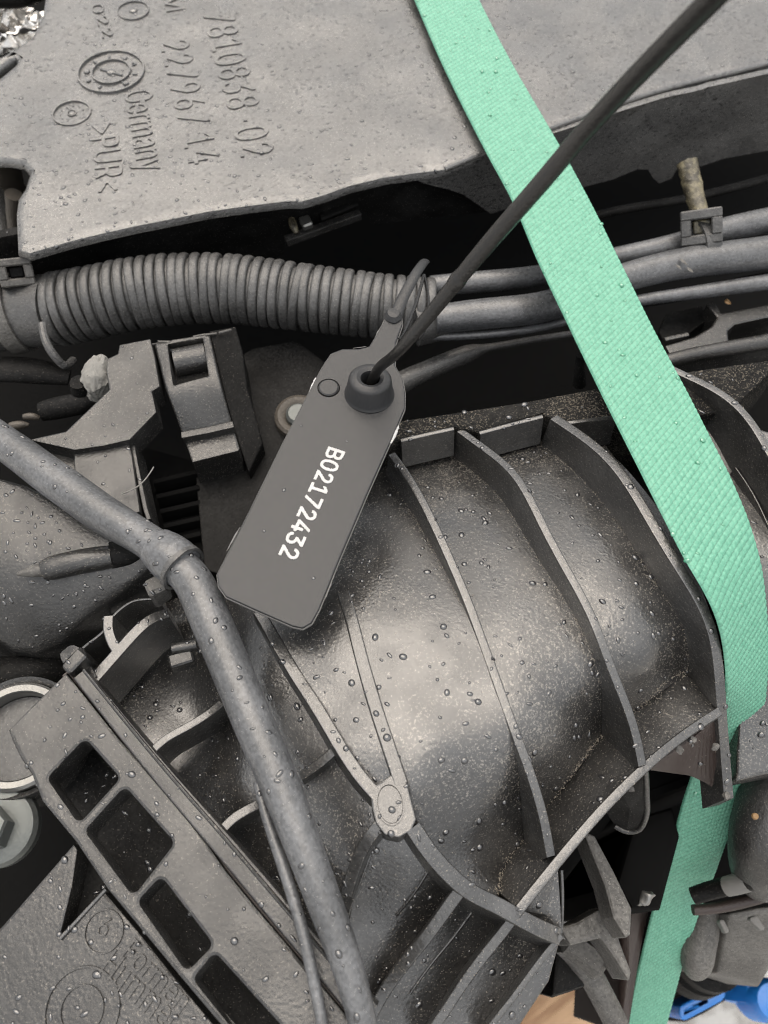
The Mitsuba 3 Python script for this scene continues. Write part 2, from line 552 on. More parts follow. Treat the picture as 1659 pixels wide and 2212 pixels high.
for txt, o, d, top in [('7810838-02', (438, 34), (520, 342), 0), ('227967 14', (344, 92), (408, 360), 0), ('Germany', (268, 200), (300, 374), 0), ('>PUR<', (196, 272), (210, 418), 0)]:
    a, ex, ey, L = cover_frame(o, d)
    hgt = {'7810838-02': .0132, '227967 14': .0122, 'Germany': .0110, '>PUR<': .0104}[txt]
    part(cv, 'lettering', follow(sub(text_on(txt, a, ex, ey, hgt, L, .0009, lift=-.0004), .004), (P(*o, ZC) + P(*d, ZC)) / 2), 'm_cover', 30)
ca, cx, cy, _ = cover_frame((240, 155), (268, 230))
c0 = P(240, 155, ZC); c0[2] = float(cover_top(c0[None, :2])[0])
part(cv, 'round_emblem', cat(ring_flat(c0, cx, cy, .0130, .0141, .0011), ring_flat(c0, cx, cy, .0074, .0082, .0010),
                             *[box(c0 + .0102 * (math.cos(t) * cx + math.sin(t) * cy) + [0, 0, .0002], math.cos(t) * cx + math.sin(t) * cy, -math.sin(t) * cx + math.cos(t) * cy, ZH, .0021, .0009 + .0014 * (k % 3 == 0), .0012, .0003) for k, t in enumerate(np.linspace(.4, 5.6, 9))],
                             box(c0 + [0, 0, .0002], unit(cx + cy), unit(cy - cx), ZH, .011, .0011, .0012, .0003), lathe([(.0001, .001), (.0016, .0008), (.0022, -.0004)], c0, ZH, 16)), 'm_cover', 30)
c1 = P(155, 244, ZC); c1[2] = float(cover_top(c1[None, :2])[0])
part(cv, 'date_stamp', cat(ring_flat(c1, cx, cy, .0070, .0078, .0007), ring_flat(c1, cx, cy, .0014, .0020, .0006), lathe([(.0001, .0007), (.0011, .0005), (.0014, -.0004)], c1, ZH, 14),
                           *[box(c1 + .0046 * (math.cos(t) * cx + math.sin(t) * cy), cx, cy, ZH, .0006, .0006, .0008, .0002) for t in np.linspace(0, 5.7, 11)]), 'm_cover', 30)
c2 = P(288, 24, ZC); c2[2] = float(cover_top(c2[None, :2])[0])
part(cv, 'date_stamp', cat(ring_flat(c2, cx, cy, .0064, .0071, .0006), lathe([(.0001, .0009), (.0016, .0006), (.002, -.0004)], c2, ZH, 14)), 'm_cover', 30)
a, ex, ey, L = cover_frame((352, -8), (362, 36))
part(cv, 'lettering', text_on('M', a, ex, ey, .0085, L * .8, .001, lift=-.0004), 'm_cover', 30)
a, ex, ey, L = cover_frame((196, 14), (222, 84))
part(cv, 'lettering', text_on('022', a, ex, ey, .005, L, .001, lift=-.0004), 'm_cover', 30)

# boss and tube in the cover's left recess, foil pipe and dark cap in the top left corner
bs = thing('mounting_boss', 'dull bronze bowl-shaped boss in the notch at the left edge of the cover', 'boss')
part(bs, 'bowl', lathe([(.0035, .016), (.0075, .0205), (.0098, .0202), (.0102, .018), (.0075, .006), (.004, -.006), (.0035, -.02)], P(20, 385, -4), unit([0, -.25, 1]), 32), 'm_bronze', 40)
part(bs, 'stem', tube_px([(30, 420, 8, 38), (30, 500, -8, 24), (32, 560, -16, 20)], 16, 14)[0], 'm_bronze')
solo('grey_pipe', 'short light grey pipe end at the left frame edge beneath the bronze boss', 'pipe', tube_px([(-10, 430, -4, 50), (0, 500, -10, 46), (12, 570, -16, 40)], 16, 20)[0], 'm_grey')
fo = thing('foil_pipe', 'crumpled shiny metal foil sleeve in the top left corner behind the cover', 'foil sleeve')
tb, ax_ = tube_px([(-60, 40, -6, 90), (30, 62, -6, 84), (110, 84, -8, 80)], 60, 48)
part(fo, 'sleeve', jitter(tb, .0042, .35, 3), 'm_foil', False)
part(fo, 'wrinkle', jitter(tube_px([(-20, 74, 6, 14), (30, 70, 7, 12), (84, 60, 5, 15)], 40, 16)[0], .002, .4, 9), 'm_foil', False)
part(fo, 'copper_band', jitter(tube_px([(-40, 58, 8, 26), (2, 60, 9, 22), (20, 66, 8, 8)], 30, 16)[0], .001, .3, 5), 'm_bronze', 30)
solo('black_tube', 'black rounded tube end cut by the top left corner of the picture', 'tube', tube_px([(-60, -14, 14, 56), (40, -12, 14, 52), (84, -22, 10, 40)], 24, 24)[0], 'm_black')

# clip under the cover's edge
cl = thing('spring_clip', 'small black bracket with a silver and brass clip in the shadow under the cover edge', 'clip')
a, b = P(617, 514, 0), P(777, 456, 2)
part(cl, 'ledge', rib(np.linspace(a, b, 6), .0035, .003, 0), 'm_panel')
part(cl, 'black_bar', tube_px([(690, 468, 3, 26), (770, 436, 4, 24)], 8, 12, .6)[0], 'm_black')
part(cl, 'silver_clip', box(P(661, 481, 4), unit(b - a), np.cross(ZH, unit(b - a)), ZH, .0042, .0058, .003, .0006), 'm_alu', label='silver clip')
part(cl, 'brass_tip', tube_px([(630, 474, 4, 14), (634, 488, 4, 18), (641, 504, 3, 8)], 12, 12)[0], 'm_brass', label='brass tip')

# ------------------------------------------------------------------ stud and cable tie on the right
st = thing('stud_bolt', 'dirty yellow-brass stud hanging below the cover at the right', 'stud')
tb, _ = tube_px([(1484, 352, 4, 44), (1497, 405, 0, 40), (1512, 462, -3, 36)], 26, 20)
part(st, 'shank', jitter(tb, .0004, .8, 2), 'm_brass', 40)


def cable_tie(label, c, u_dir, size, mats, loop=None):
    k = thing('cable_tie', label, 'cable tie')
    n = unit(CAM - c)
    ex = unit(u_dir - (u_dir @ n) * n)
    ey = np.cross(n, ex)
    w, h, t = size
    fr = cat(box(c + ey * h * .36, ex, ey, n, w, h * .28, t), box(c - ey * h * .36, ex, ey, n, w, h * .28, t * .9), box(c + ex * w * .37, ex, ey, n, w * .26, h * .5, t), box(c - ex * w * .37, ex, ey, n, w * .26, h * .5, t * .95))
    part(k, 'head', fr, mats[0])
    part(k, 'pawl', box(c - n * t * .25 + ex * w * .02, ex, ey, n, w * .44, h * .4, t * .5), mats[1])
    if loop is not None:
        part(k, 'band', loop, mats[0])
    return k


def band_loop(c, axis, r, width, thick, n=48):
    z = unit(axis)
    x = unit(np.cross(z, [0, 0, 1.0]))
    y = np.cross(z, x)
    th = np.arange(n + 1) * 2 * math.pi / n
    return loft([[c + (rr * math.cos(t)) * x + (rr * math.sin(t)) * y + s * z for rr, s in ((r, -width / 2), (r, width / 2), (r + thick, width / 2), (r + thick, -width / 2))] for t in th], False)


# ------------------------------------------------------------------ corrugated hose and the wiring beside it
hs = thing('corrugated_hose', 'black ribbed conduit hose running left of the seal under the cover', 'conduit hose')
hp = [(30, 678, -6), (131, 668, -3), (230, 647, 0), (330, 628, 1), (470, 622, 1), (600, 636, 0), (750, 654, -1), (900, 668, -2), (965, 672, -3)]
hpath = smooth_path(PP(hp), 400, 20)
s = np.r_[0, np.cumsum(np.linalg.norm(np.diff(hpath, axis=0), axis=1))]
t_, a_, b_ = frames(hpath)
i0, i1 = np.argmin(np.linalg.norm(hpath - P(128, 668, -3), axis=1)), np.argmin(np.linalg.norm(hpath - P(925, 669, -2), axis=1))
HR = np.interp(s, [s[i0], s[(i0 + i1) // 2], s[i1]], [.0140, .0131, .0120])
part(hs, 'core', tube(hpath[i0 - 6:i1 + 4:3], HR[i0 - 6:i1 + 4:3] - .0019, 36), 'm_hose')
NR = 38
for k in range(NR):
    sk = s[i0] + (s[i1] - s[i0]) * k / (NR - 1)
    i = int(np.argmin(abs(s - sk)))
    c, tt, aa, bb, r = hpath[i], t_[i], a_[i], b_[i], HR[i] * (1 + .006 * rng.normal())
    tt = unit(tt + .03 * rng.normal(size=3)); aa = unit(aa - (aa @ tt) * tt); bb = np.cross(aa, tt)
    pitch = (s[i1] - s[i0]) / (NR - 1)
    th, ph = np.arange(41) * 2 * math.pi / 40, np.arange(14) * 2 * math.pi / 14
    sg = lambda x: math.copysign(abs(x) ** .72, x)
    rings = [[c + (r - .0014 + .0014 * sg(math.cos(p))) * (math.cos(q) * aa + math.sin(q) * bb) + pitch * .455 * sg(math.sin(p)) * tt for p in ph] for q in th]
    part(hs, 'ridge', loft(rings, False), 'm_hose', True)
for k in range(1):
    o = 8
    part(hs, 'split_end', tube(smooth_path(PP([(84 + o, 700, 8), (100 + o, 758, 5), (126 + o, 788 - k * 8, 0), (150 + o, 778 - k * 8, -7)]), 20, 2), .0015, 10), 'm_hose')
part(hs, 'sleeve', tube(smooth_path(PP([(-60, 692, -8), (30, 678, -6), (122, 669, -3)]), 30), .0134, 32), 'm_hose')
loop = band_loop(P(30, 678, -6), unit(P(118, 660, -3) - P(-60, 700, -8)), .0139, .0062, .0012)
cable_tie('grey cable tie with its head up, around the left end of the ribbed hose', P(34, 588, 12), np.array([1.0, .15, 0]), (.0120, .0100, .008), ('m_grey', 'm_black'), loop)
solo('hose_clamp_lip', 'dark plastic half shell below the left end of the ribbed hose', 'bracket', tube_px([(-40, 800, -14, 60), (60, 800, -16, 64), (150, 815, -20, 40)], 24, 20, .6)[0], 'm_black')


def wire(label, pts, m='m_rubber', n=60, cat_='cable', flat=1.0):
    return solo('cable', label, cat_, tube_px(pts, n, 22, flat)[0], m)


wire('upper of the two thick grey cables leaving the ribbed hose behind the strap', [(930, 618, 0, 44), (1000, 612, 0, 46), (1150, 598, 0, 45), (1336, 553, 0, 40), (1473, 524, 1, 46), (1557, 498, 1, 52), (1659, 477, 1, 56), (1760, 455, 1, 56)])
wire('thickest grey cable with a scuff mark, just below the upper cable', [(940, 690, 3, 58), (971, 686, 3, 64), (1054, 677, 3, 66), (1150, 668, 3, 66), (1353, 598, 3, 62), (1484, 567, 3, 66), (1659, 546, 3, 72), (1780, 530, 3, 74)])
wire('thin grey cable below the thickest one', [(900, 728, -3, 14), (971, 727, -3, 18), (1054, 722, -3, 18), (1150, 711, -3, 18), (1383, 648, -2, 24), (1484, 634, -2, 28), (1659, 609, -2, 34), (1760, 595, -2, 34)])
wire('thin dark wire lying between the thin cable and the plastic frame', [(1380, 658, -5, 14), (1490, 640, -4, 14), (1600, 605, -4, 14), (1700, 590, -4, 14)], 'm_black')
wire('blurred dark pipe with a thinner end behind the seal collar', [(860, 832, -20, 50), (889, 814, -18, 44), (1000, 768, -18, 40), (1030, 757, -18, 34), (1036, 755, -18, 18), (1113, 741, -18, 16), (1240, 720, -20, 14)], 'm_hose')
wire('dim wire in the dark gap under the cover, right of the strap', [(1240, 480, -30, 18), (1360, 450, -26, 18), (1480, 430, -28, 18), (1700, 372, -30, 18)], 'm_black')
sc = thing('scuffed_flap', 'pale torn nick on the thickest cable right of the strap', 'scuff')
for (u, v, l) in [(1478, 566, 20), (1466, 577, 12), (1490, 583, 14)]:
    part(sc, 'shaving', jitter(tube(np.linspace(P(u - l * .5, v - l * .4, 9.2), P(u + l * .5, v + l * .4, 9.0), 6), [.0001, .0005, .0007, .0006, .0004, .0001], 6, .4), .0002, 1.2), 'm_grey', False)
part(labels and hs, 'cuff', tube_px([(896, 700, -2, 96), (930, 694, -2, 92), (972, 690, -2, 80)], 10, 24)[0], 'm_hose')
cr = P(1515, 490, 11)
cable_tie('weathered black cable tie head on the cables below the brass stud', cr, unit(P(1560, 480, 11) - P(1470, 492, 11)), (.0150, .0128, .0075), ('m_hose', 'm_brass'),
          band_loop(P(1512, 530, 2), unit(P(1659, 500, 2) - P(1400, 555, 2)), .0094, .0062, .0012))

fr_ = thing('plastic_frame', 'black moulded frame with curved arms at the right edge below the cables', 'frame')
part(fr_, 'web', extrude(poly_px(R(8, (850, 1050), (905, 1150), (1264, 1080), (1500, 1030), (1500, 1130), (1264, 1185), (1010, 1240), (955, 1290), (965, 1370), (1264, 1310), (1500, 1260), (1500, 1360), (1264, 1400), (800, 1440), (520, 1490), (470, 1400), (700, 1330), (830, 1250), (870, 1180), (790, 1080)), -9, .6), -.009, -.022, .0008), 'm_panel')
part(fr_, 'bar', tube_px([(1420, 786, -7, 30), (1445, 778, -6, 32), (1529, 760, -6, 32), (1659, 738, -6, 34), (1780, 715, -6, 34)], 30, 18)[0], 'm_panel')
part(fr_, 'block', extrude(poly_px(R(8, (480, 1150), (760, 1090), (800, 1200), (640, 1320), (470, 1390), (420, 1290)), -16, .5), -.016, -.04, .0008), 'm_black')
part(fr_, 'fin', rib(PP(R(8, (470, 1350, -10), (560, 1330, -10), (650, 1310, -10))), .002, .008, .05), 'm_panel')
solo('leaf_scrap', 'tiny orange leaf scrap caught on the plastic frame', 'debris', jitter(lathe([(.0001, .0006), (.0011, .0004), (.0014, 0), (.0001, -.0002)], P(*R(8, (950, 1070))[0], -7), ZH, 9), .0008, .9), 'm_orange', False)
solo('rubber_post', 'short black rubber post standing behind the manifold, left of the strap', 'post', tube_px([(1252, 830, -4, 30), (1252, 800, 3, 24), (1254, 768, 10, 18)], 14, 16)[0], 'm_black')

# ------------------------------------------------------------------ connector, bracket and plate on the left
pl = thing('connector_plug', 'black plastic connector plug with a latch window and chipped top edge', 'connector')
Z4 = lambda z, *pts: [(x * .37333, 486.6 + y * .37333, z) for x, y in pts]
hz = fit_surface(Z4(10, (900, 690), (1190, 640)) + Z4(11, (950, 900), (1230, 850)) + Z4(9, (1000, 1010), (1290, 960)) + Z4(2, (1050, 1180), (1340, 1140)))
win = poly_px(Z4(9, (975, 700), (1175, 662), (1212, 890), (1012, 945)), r=.5)
hous = poly_px(Z4(9, (892, 690), (1215, 635), (1290, 960), (1345, 1150), (1052, 1205), (962, 960), (932, 830)), r=.4)
part(pl, 'housing', extrude(hous.difference(win), hz, -.03, .0007, .0012), 'm_panel', 40)
part(pl, 'window_floor', extrude(win.buffer(.001), .0035, -.02, 0), 'm_black')
part(pl, 'latch', tube(np.linspace(P(*Z4(5, (1015, 800))[0]), P(*Z4(5, (1195, 765))[0]), 10), .0052, 24), 'm_panel')
part(pl, 'latch_bar', tube(np.linspace(P(*Z4(6, (985, 720))[0]), P(*Z4(6, (1175, 685))[0]), 6), .0016, 14), 'm_panel')
part(pl, 'lower_step', extrude(poly_px(Z4(0, (1052, 1205), (1345, 1150), (1388, 1290), (1380, 1305), (1110, 1372)), r=.3), .000, -.03, .0009), 'm_panel')
part(pl, 'step_lip', rib(PP(Z4(3.2, (1050, 1212), (1200, 1184), (1348, 1150))), .0028, .006, .02), 'm_panel')
part(pl, 'side_block', extrude(poly_px(Z4(7, (1215, 640), (1366, 597), (1398, 700), (1420, 880), (1490, 1130), (1400, 1290), (1345, 1150), (1290, 960)), r=.3), plane_through(P(*Z4(9, (1215, 640))[0]), P(*Z4(8, (1366, 597))[0]), P(*Z4(-6, (1400, 1290))[0])), -.04, .0006), 'm_black')
chips = [(892, 690), (950, 676), (1060, 662), (1150, 640), (1220, 628), (1300, 612)]
for k, (x, y) in enumerate(chips):
    q = P(*Z4(10.0, (x, y))[0])
    part(pl, 'chipped_edge', jitter(box(q, unit([1, .2, 0]), unit([-.2, 1, 0]), ZH, .0045 if k != 2 else .008, .0007, .0008, .0002), .0006, .7, k), 'm_grey', False, label='pale chipped edge' if k == 0 else None)

br = thing('sensor_bracket', 'dark grey angular plastic bracket left of the connector plug', 'bracket')
part(br, 'plate', extrude(poly_px(Z4(12, (690, 690), (870, 655), (895, 760), (925, 930), (880, 960), (905, 1080), (750, 1240), (600, 1275), (430, 1300), (160, 1240), (380, 1190), (630, 950), (612, 830), (620, 770), (680, 742)), r=.3), .012, .002, .0006), 'm_panel')
part(br, 'lower_panel', extrude(poly_px(Z4(9, (430, 1290), (735, 1205), (765, 1330), (812, 1660), (700, 1700), (430, 1450)), r=.3), .0095, -.01, .0006), 'm_panel')
part(br, 'edge_strip', rib(PP(Z4(8, (757, 1230), (790, 1400), (840, 1640), (860, 1700))), .0016, .015, .02), 'm_panel')
part(br, 'wing', extrude(poly_px(Z4(7, (160, 1225), (430, 1290), (440, 1440), (300, 1400), (120, 1250)), r=.3), .006, -.01, .0006), 'm_panel')
fm = lathe([(.0001, .006), (.003, .0056), (.0048, .003), (.005, -.004), (.004, -.009)], P(216, 816, 4), ZH, 24)
fm.vertices[:, 1] = P(216, 816, 4)[1] + (fm.vertices[:, 1] - P(216, 816, 4)[1]) * 1.7
solo('foam_plug', 'cream white foam blob behind the left edge of the bracket', 'foam', jitter(jitter(sub(fm, .0012), .0016, .22, 3), .0005, .9), 'm_foam', 40)
solo('white_fibre', 'single curled white fibre stuck across the lower bracket', 'fibre', tube(smooth_path(PP(R(11, (985, 850, 11), (1090, 805, 12), (1160, 750, 12), (1215, 680, 12), (1245, 630, 12))), 30, 2), .00022, 6), 'm_foam')

sv = thing('solenoid_valve', 'black cylinder valve with brass tipped terminals at the left edge under the hose', 'valve')
part(sv, 'body', tube_px([(88, 890, -4, 40), (94, 888, -4, 47), (192, 868, -2, 48), (210, 862, -2, 40)], 18, 24)[0], 'm_black')
part(sv, 'terminal', tube_px(R(11, (80, 300, -6, 16), (150, 290, -6, 20), (235, 290, -7, 8)), 12, 12)[0], 'm_bronze', label='bronze terminal')
part(sv, 'terminal', tube_px(R(11, (190, 225, -6, 12), (250, 220, -6, 17), (320, 235, -7, 10)), 12, 12)[0], 'm_bronze')
part(sv, 'cap', lathe([(.0001, .004), (.003, .0035), (.004, 0), (.004, -.006)], P(176, 838, 2), ZH, 18), 'm_black')

mp = thing('mounting_plate', 'flat dark grey plate behind the upper end of the seal tag', 'plate')
part(mp, 'plate', extrude(poly_px([(515, 770), (545, 752), (632, 736), (650, 742), (698, 778), (760, 830), (760, 960), (640, 1130), (540, 1260), (440, 1230), (420, 1010), (480, 990)], -14, .6), -.014, -.03, .0008), 'm_black')
for k in range(5):
    part(mp, 'rib', rib(PP([(330 + k * 8, 1040 + k * 32, -12 - k), (425 + k * 4, 1018 + k * 33, -12 - k)]), .002, .006, .05), 'm_deep')
part(mp, 'well', extrude(poly_px([(300, 960), (440, 1000), (470, 1240), (360, 1240)], -20), -.020, -.04, .001), 'm_deep')
wb = thing('washer_bolt', 'pale dirty bolt with a thick round washer, half hidden behind the seal tag', 'bolt')
c = P(645, 902, -12)
part(wb, 'washer', lathe([(.0038, .0005), (.0052, .0018), (.0074, .0024), (.0086, .0016), (.0088, -.001), (.0088, -.004)], c, unit([0, -.1, 1]), 40), 'm_bronze', 35)
part(wb, 'head', lathe([(.0001, .0040), (.0034, .0038), (.0044, .0028), (.0046, -.002)], c, unit([0, -.1, 1]), 28), 'm_zinc', 35)

cn = thing('intake_canister', 'large rounded grey-black plastic canister at the left edge below the smooth hose', 'canister')
cf = fit_surface([(-80, 1020, 9), (60, 1060, 10), (200, 1120, 10), (330, 1190, 9), (-80, 1150, 9), (60, 1170, 9), (200, 1230, 7.5), (330, 1250, 5), (-80, 1290, 3), (60, 1310, 1), (200, 1320, 0), (300, 1310, -1), (-60, 1390, -9), (40, 1412, -13), (150, 1402, -11), (290, 1330, -4)], 3.0)
part(cn, 'body', extrude(poly_px([(-90, 1010, 8), (60, 1050, 9), (200, 1120, 9), (330, 1190, 4), (345, 1262, -6), (290, 1310, -10), (155, 1404, -17), (90, 1420, -17), (40, 1418, -17), (5, 1395, -14), (-90, 1370, -12)], r=1.5), cf, -.06, .0014, .0022), 'm_panel', 50)
pn = thing('sensor_nozzle', 'grey pointed nozzle lying across the canister at the left', 'nozzle')
part(pn, 'barrel', tube_px([(92, 1233, 10, 40), (98, 1231, 10, 52), (165, 1215, 10, 54), (237, 1203, 9, 52), (243, 1202, 9, 48)], 24, 24)[0], 'm_panel')
part(pn, 'tip', tube_px([(38, 1240, 9, 8), (56, 1237, 9.5, 18), (80, 1233, 10, 28), (96, 1231, 10, 30)], 16, 16)[0], 'm_grey')
part(pn, 'collar', tube_px([(240, 1200, 8, 60), (290, 1192, 7, 58), (330, 1180, 4, 50)], 12, 20)[0], 'm_black')
part(pn, 'terminal', box(P(302, 1236, 2), unit([1, .25, 0]), unit([-.25, 1, 0]), ZH, .0105, .0042, .004), 'm_panel')
part(pn, 'base', extrude(poly_px([(222, 1245, -4), (330, 1225, -4), (345, 1300, -4), (240, 1330, -4)], r=.5), -.003, -.05, .001), 'm_black')

# ------------------------------------------------------------------ intake manifold
mf = thing('intake_manifold', 'big dusty black plastic intake manifold with raised curving ribs, filling the lower right', 'intake manifold')
S1 = fit_surface([(600, 1250, 10), (700, 1060, 2), (887, 1011, -2), (988, 982, -2), (1084, 958, -2), (1161, 939, -2), (1280, 950, -1), (1350, 1000, 4), (1450, 1150, 6), (1530, 1330, 2),
                  (897, 1126, 8), (959, 1251, 16), (998, 1342, 20), (1103, 1097, 8), (1199, 1232, 16), (1257, 1357, 18), (1291, 1045, 6), (1387, 1150, 11), (1454, 1280, 11), (1473, 1398, 5),
                  (900, 1500, 22), (1050, 1500, 22), (1180, 1470, 20), (1340, 1370, 17), (760, 1250, 14), (700, 1400, 19), (620, 1340, 15), (690, 1500, 18), (760, 1600, 20), (820, 1690, 19),
                  (1475, 1457, -4), (1372, 1531, -4), (1308, 1577, -5), (1176, 1746, -7), (1131, 1811, -7), (1084, 1866, -6), (1310, 1480, 12), (1200, 1610, 13), (1090, 1690, 14),
                  (900, 1700, 20), (1000, 1700, 16), (940, 1790, 12), (1040, 1790, 6), (1000, 1850, 4), (1080, 1920, -3), (1400, 1450, 9)], .4)
shell_poly = poly_px([(560, 1310, 11), (620, 1180, 6), (760, 1000, 0), (870, 985, -2), (985, 955, -2), (1180, 922, -2), (1290, 925, 0), (1330, 985, 4), (1440, 1120, 6), (1500, 1240, 6), (1545, 1350, 0), (1556, 1440, -2), (1556, 1520, -3),
                      (1475, 1462, -5), (1372, 1536, -5), (1308, 1584, -6), (1176, 1754, -8), (1131, 1820, -8), (1088, 1880, -6), (1070, 1950, -4), (980, 1890, 4), (930, 1830, 10), (890, 1772, 16), (830, 1762, 18), (800, 1712, 18), (700, 1545, 16)])
part(mf, 'shell', extrude(shell_poly, S1, lambda q: S1(q) - .003, .0002, .0016), 'm_manifold', 60)

ribs = {
    'rib_a': (R(1, (105, 235, 11), (170, 320, 13.5), (240, 440, 17.5), (310, 580, 19.5), (370, 720, 20.6), (430, 850, 20.8), (475, 960, 20.6)) + R(2, (1045, 110, 21), (1095, 230, 22), (1130, 330, 22.7), (1180, 480, 22.8), (1240, 640, 21.5), (1310, 820, 18), (1350, 950, 15)) + R(3, (508, 960, 12), (525, 1050, 8.6)), 2.6),
    'rib_b': (R(1, (410, 128, 11), (500, 195, 14), (620, 280, 19), (665, 325, 21.5), (720, 420, 24), (790, 570, 25.5), (870, 720, 26), (960, 870, 26), (1040, 1030, 25)) + R(3, (850, 120, 21.5), (905, 210, 18), (950, 300, 16), (980, 430, 13), (1003, 575, 8.6)), 2.6),
    'rib_c': (R(1, (835, 70, 13), (950, 145, 17), (1060, 225, 21.5), (1130, 300, 24), (1200, 410, 26), (1290, 570, 27), (1400, 750, 26.5), (1500, 900, 23), (1560, 1010, 17)) + R(3, (1405, 70, 9), (1412, 200, 4.5), (1420, 300, 0), (1432, 450, -10), (1442, 600, -16), (1456, 750, -22)), 3.3),
}
for k, (pts, w) in ribs.items():
    path = smooth_path(PP(pts), 90, 6)
    base = np.minimum(S1(path[:, :2]), path[:, 2] - .004)
    if k == 'rib_c':
        base[64:] = path[64:, 2] - .014
    part(mf, 'rib', rib(path, w * .001, path[:, 2] - base + .002, .07), 'm_ribtop', 35)
for pts, w in [(R(2, (60, 30, 12), (90, 80, 13.5), (200, 270, 17), (330, 470, 20.5), (430, 640, 21.8), (540, 800, 22.0), (590, 850, 22.0)), 3.4),
               (R(2, (440, -60, 15.5), (470, 40, 17.5), (520, 230, 21), (590, 470, 22.6), (640, 620, 22.7), (680, 740, 22.1), (700, 800, 22.05)), 3.6)]:
    path = smooth_path(PP(pts), 40, 2)
    path[:, 2] = np.maximum(path[:, 2], S1(path[:, :2]) + .0009)
    part(mf, 'rib', rib(path, w * .001, .012, .05), 'm_ribtop', 35)
F = smooth_path(PP(R(4, (640, 145, 21.8), (740, 290, 18.5), (870, 425, 14), (960, 490, 11), (1060, 535, 8), (1150, 585, 6.5), (1270, 650, 3), (1385, 695, -3))), 50, 2)
part(mf, 'rib', rib(F, .0042, .018, .06), 'm_ribtop', 35)
G = smooth_path(PP(R(4, (480, 120, 21), (440, 165, 20), (390, 240, 17), (340, 360, 13), (300, 490, 9))), 30, 2)
part(mf, 'rib', rib(G, .0032, .012, .06), 'm_ribtop', 35)
pad = poly_px([(p[0], p[1]) for p in R(2, (560, 815), (610, 790), (650, 760), (690, 745), (728, 800), (748, 880), (768, 960), (745, 1010), (690, 1042), (625, 1028), (585, 975), (566, 900))], 22, .8)
part(mf, 'boss', extrude(pad, .0219, .006, .0005), 'm_ribtop', 30)
be = [P(*p, 21.95) for p in R(2, *[(650 + 64 * math.cos(t) + 8 * math.sin(t), 892 + 98 * math.sin(t)) for t in np.arange(49) * 2 * math.pi / 48])]
bcen = np.mean(be[:-1], 0)
part(mf, 'boss_ring', loft([[q + (bcen - q) * f + [0, 0, h] for f, h in ((0, -.0004), (.015, .0005), (.10, .0005), (.13, -.0004))] for q in be], False), 'm_ribtop', 30)
part(mf, 'boss_floor', loft([[q + (bcen - q) * f + [0, 0, h] for f, h in ((.10, -.0002), (.14, .0001), (.97, .0001))] for q in be], False), 'm_ribtop', 30)
rim = [(1555, 1536, 1), (1469, 1594, 5), (1391, 1660, 8), (1304, 1746, 9), (1204, 1863, 8.5), (1123, 1964, 7)]
rimp = smooth_path(PP(rim), 60, 2)
part(mf, 'rim', rib(rimp, .0026, .012, .02), 'm_ribtop', 35)
corner = spline(PP([(1512, 1480, -4), (1475, 1459, -4.6), (1372, 1533, -4.6), (1308, 1580, -5.6), (1176, 1750, -7.4), (1131, 1815, -7.2), (1092, 1872, -6), (1075, 1925, -3)]), 60)
bandm = loft(np.stack([corner, rimp - [0, 0, .0008], rimp - [0, 0, .005], corner - [0, 0, .004]], 1))
part(mf, 'front_band', bandm, 'm_manifold', 40)
rim2 = smooth_path(PP([(1123, 1964, 7), (1105, 1990, 5), (1020, 2098, -2), (943, 2212, -8), (900, 2275, -11)]), 40, 2)
part(mf, 'rim', rib(rim2, .0026, .022, .02), 'm_ribtop', 35)
for pts, w in [(R(4, (885, 455, 13), (830, 530, 10.5), (700, 710, 5), (560, 880, -1), (450, 1050, -7), (430, 1090, -8)), 3.2), (R(4, (1390, 695, -2), (1300, 800, -5), (1160, 990, -9), (1040, 1141, -12), (980, 1220, -14)), 1.6)]:
    part(mf, 'rib', rib(smooth_path(PP(pts), 30, 2), w * .001, .020, .02), 'm_ribtop', 35)
# sunken channel floors between the cross ribs
S3 = fit_surface([(820, 1800, 12), (900, 1850, 10), (760, 1900, 6), (800, 2000, -2), (900, 1960, 0), (1000, 1980, -6), (1120, 2010, -14), (1000, 2100, -14), (900, 2150, -14), (820, 2200, -16), (760, 2080, -4), (1180, 2060, -18), (1060, 2250, -22), (700, 2250, -14), (960, 1900, 4), (1040, 1940, -4)])
part(mf, 'channel_floor', extrude(poly_px([(825, 1780, 13), (880, 1790, 12), (960, 1890, 4), (1080, 1960, -8), (1215, 2028, -14), (1190, 2120, -18), (1050, 2330, -22), (690, 2330, -16), (740, 2060, -3), (760, 1940, 4)]), S3, -.05, .0005, .002), 'm_manifold', 50)
for fl in (R(4, (725, 345), (640, 480), (550, 590)), R(4, (935, 575), (850, 690), (720, 850), (620, 990))):
    q = smooth_path(PP([(u, v, 0) for u, v in fl]), 24, 1)
    for _ in range(12):
        q = np.array([P(u, v, float(S3(w[None, :2])[0]) * 1000 + .35) for (u, v), w in zip(spline(np.array(fl), 24), q)])
    part(mf, 'fold_line', rib(q, .0007, .002, .4, .0003), 'm_manifold')
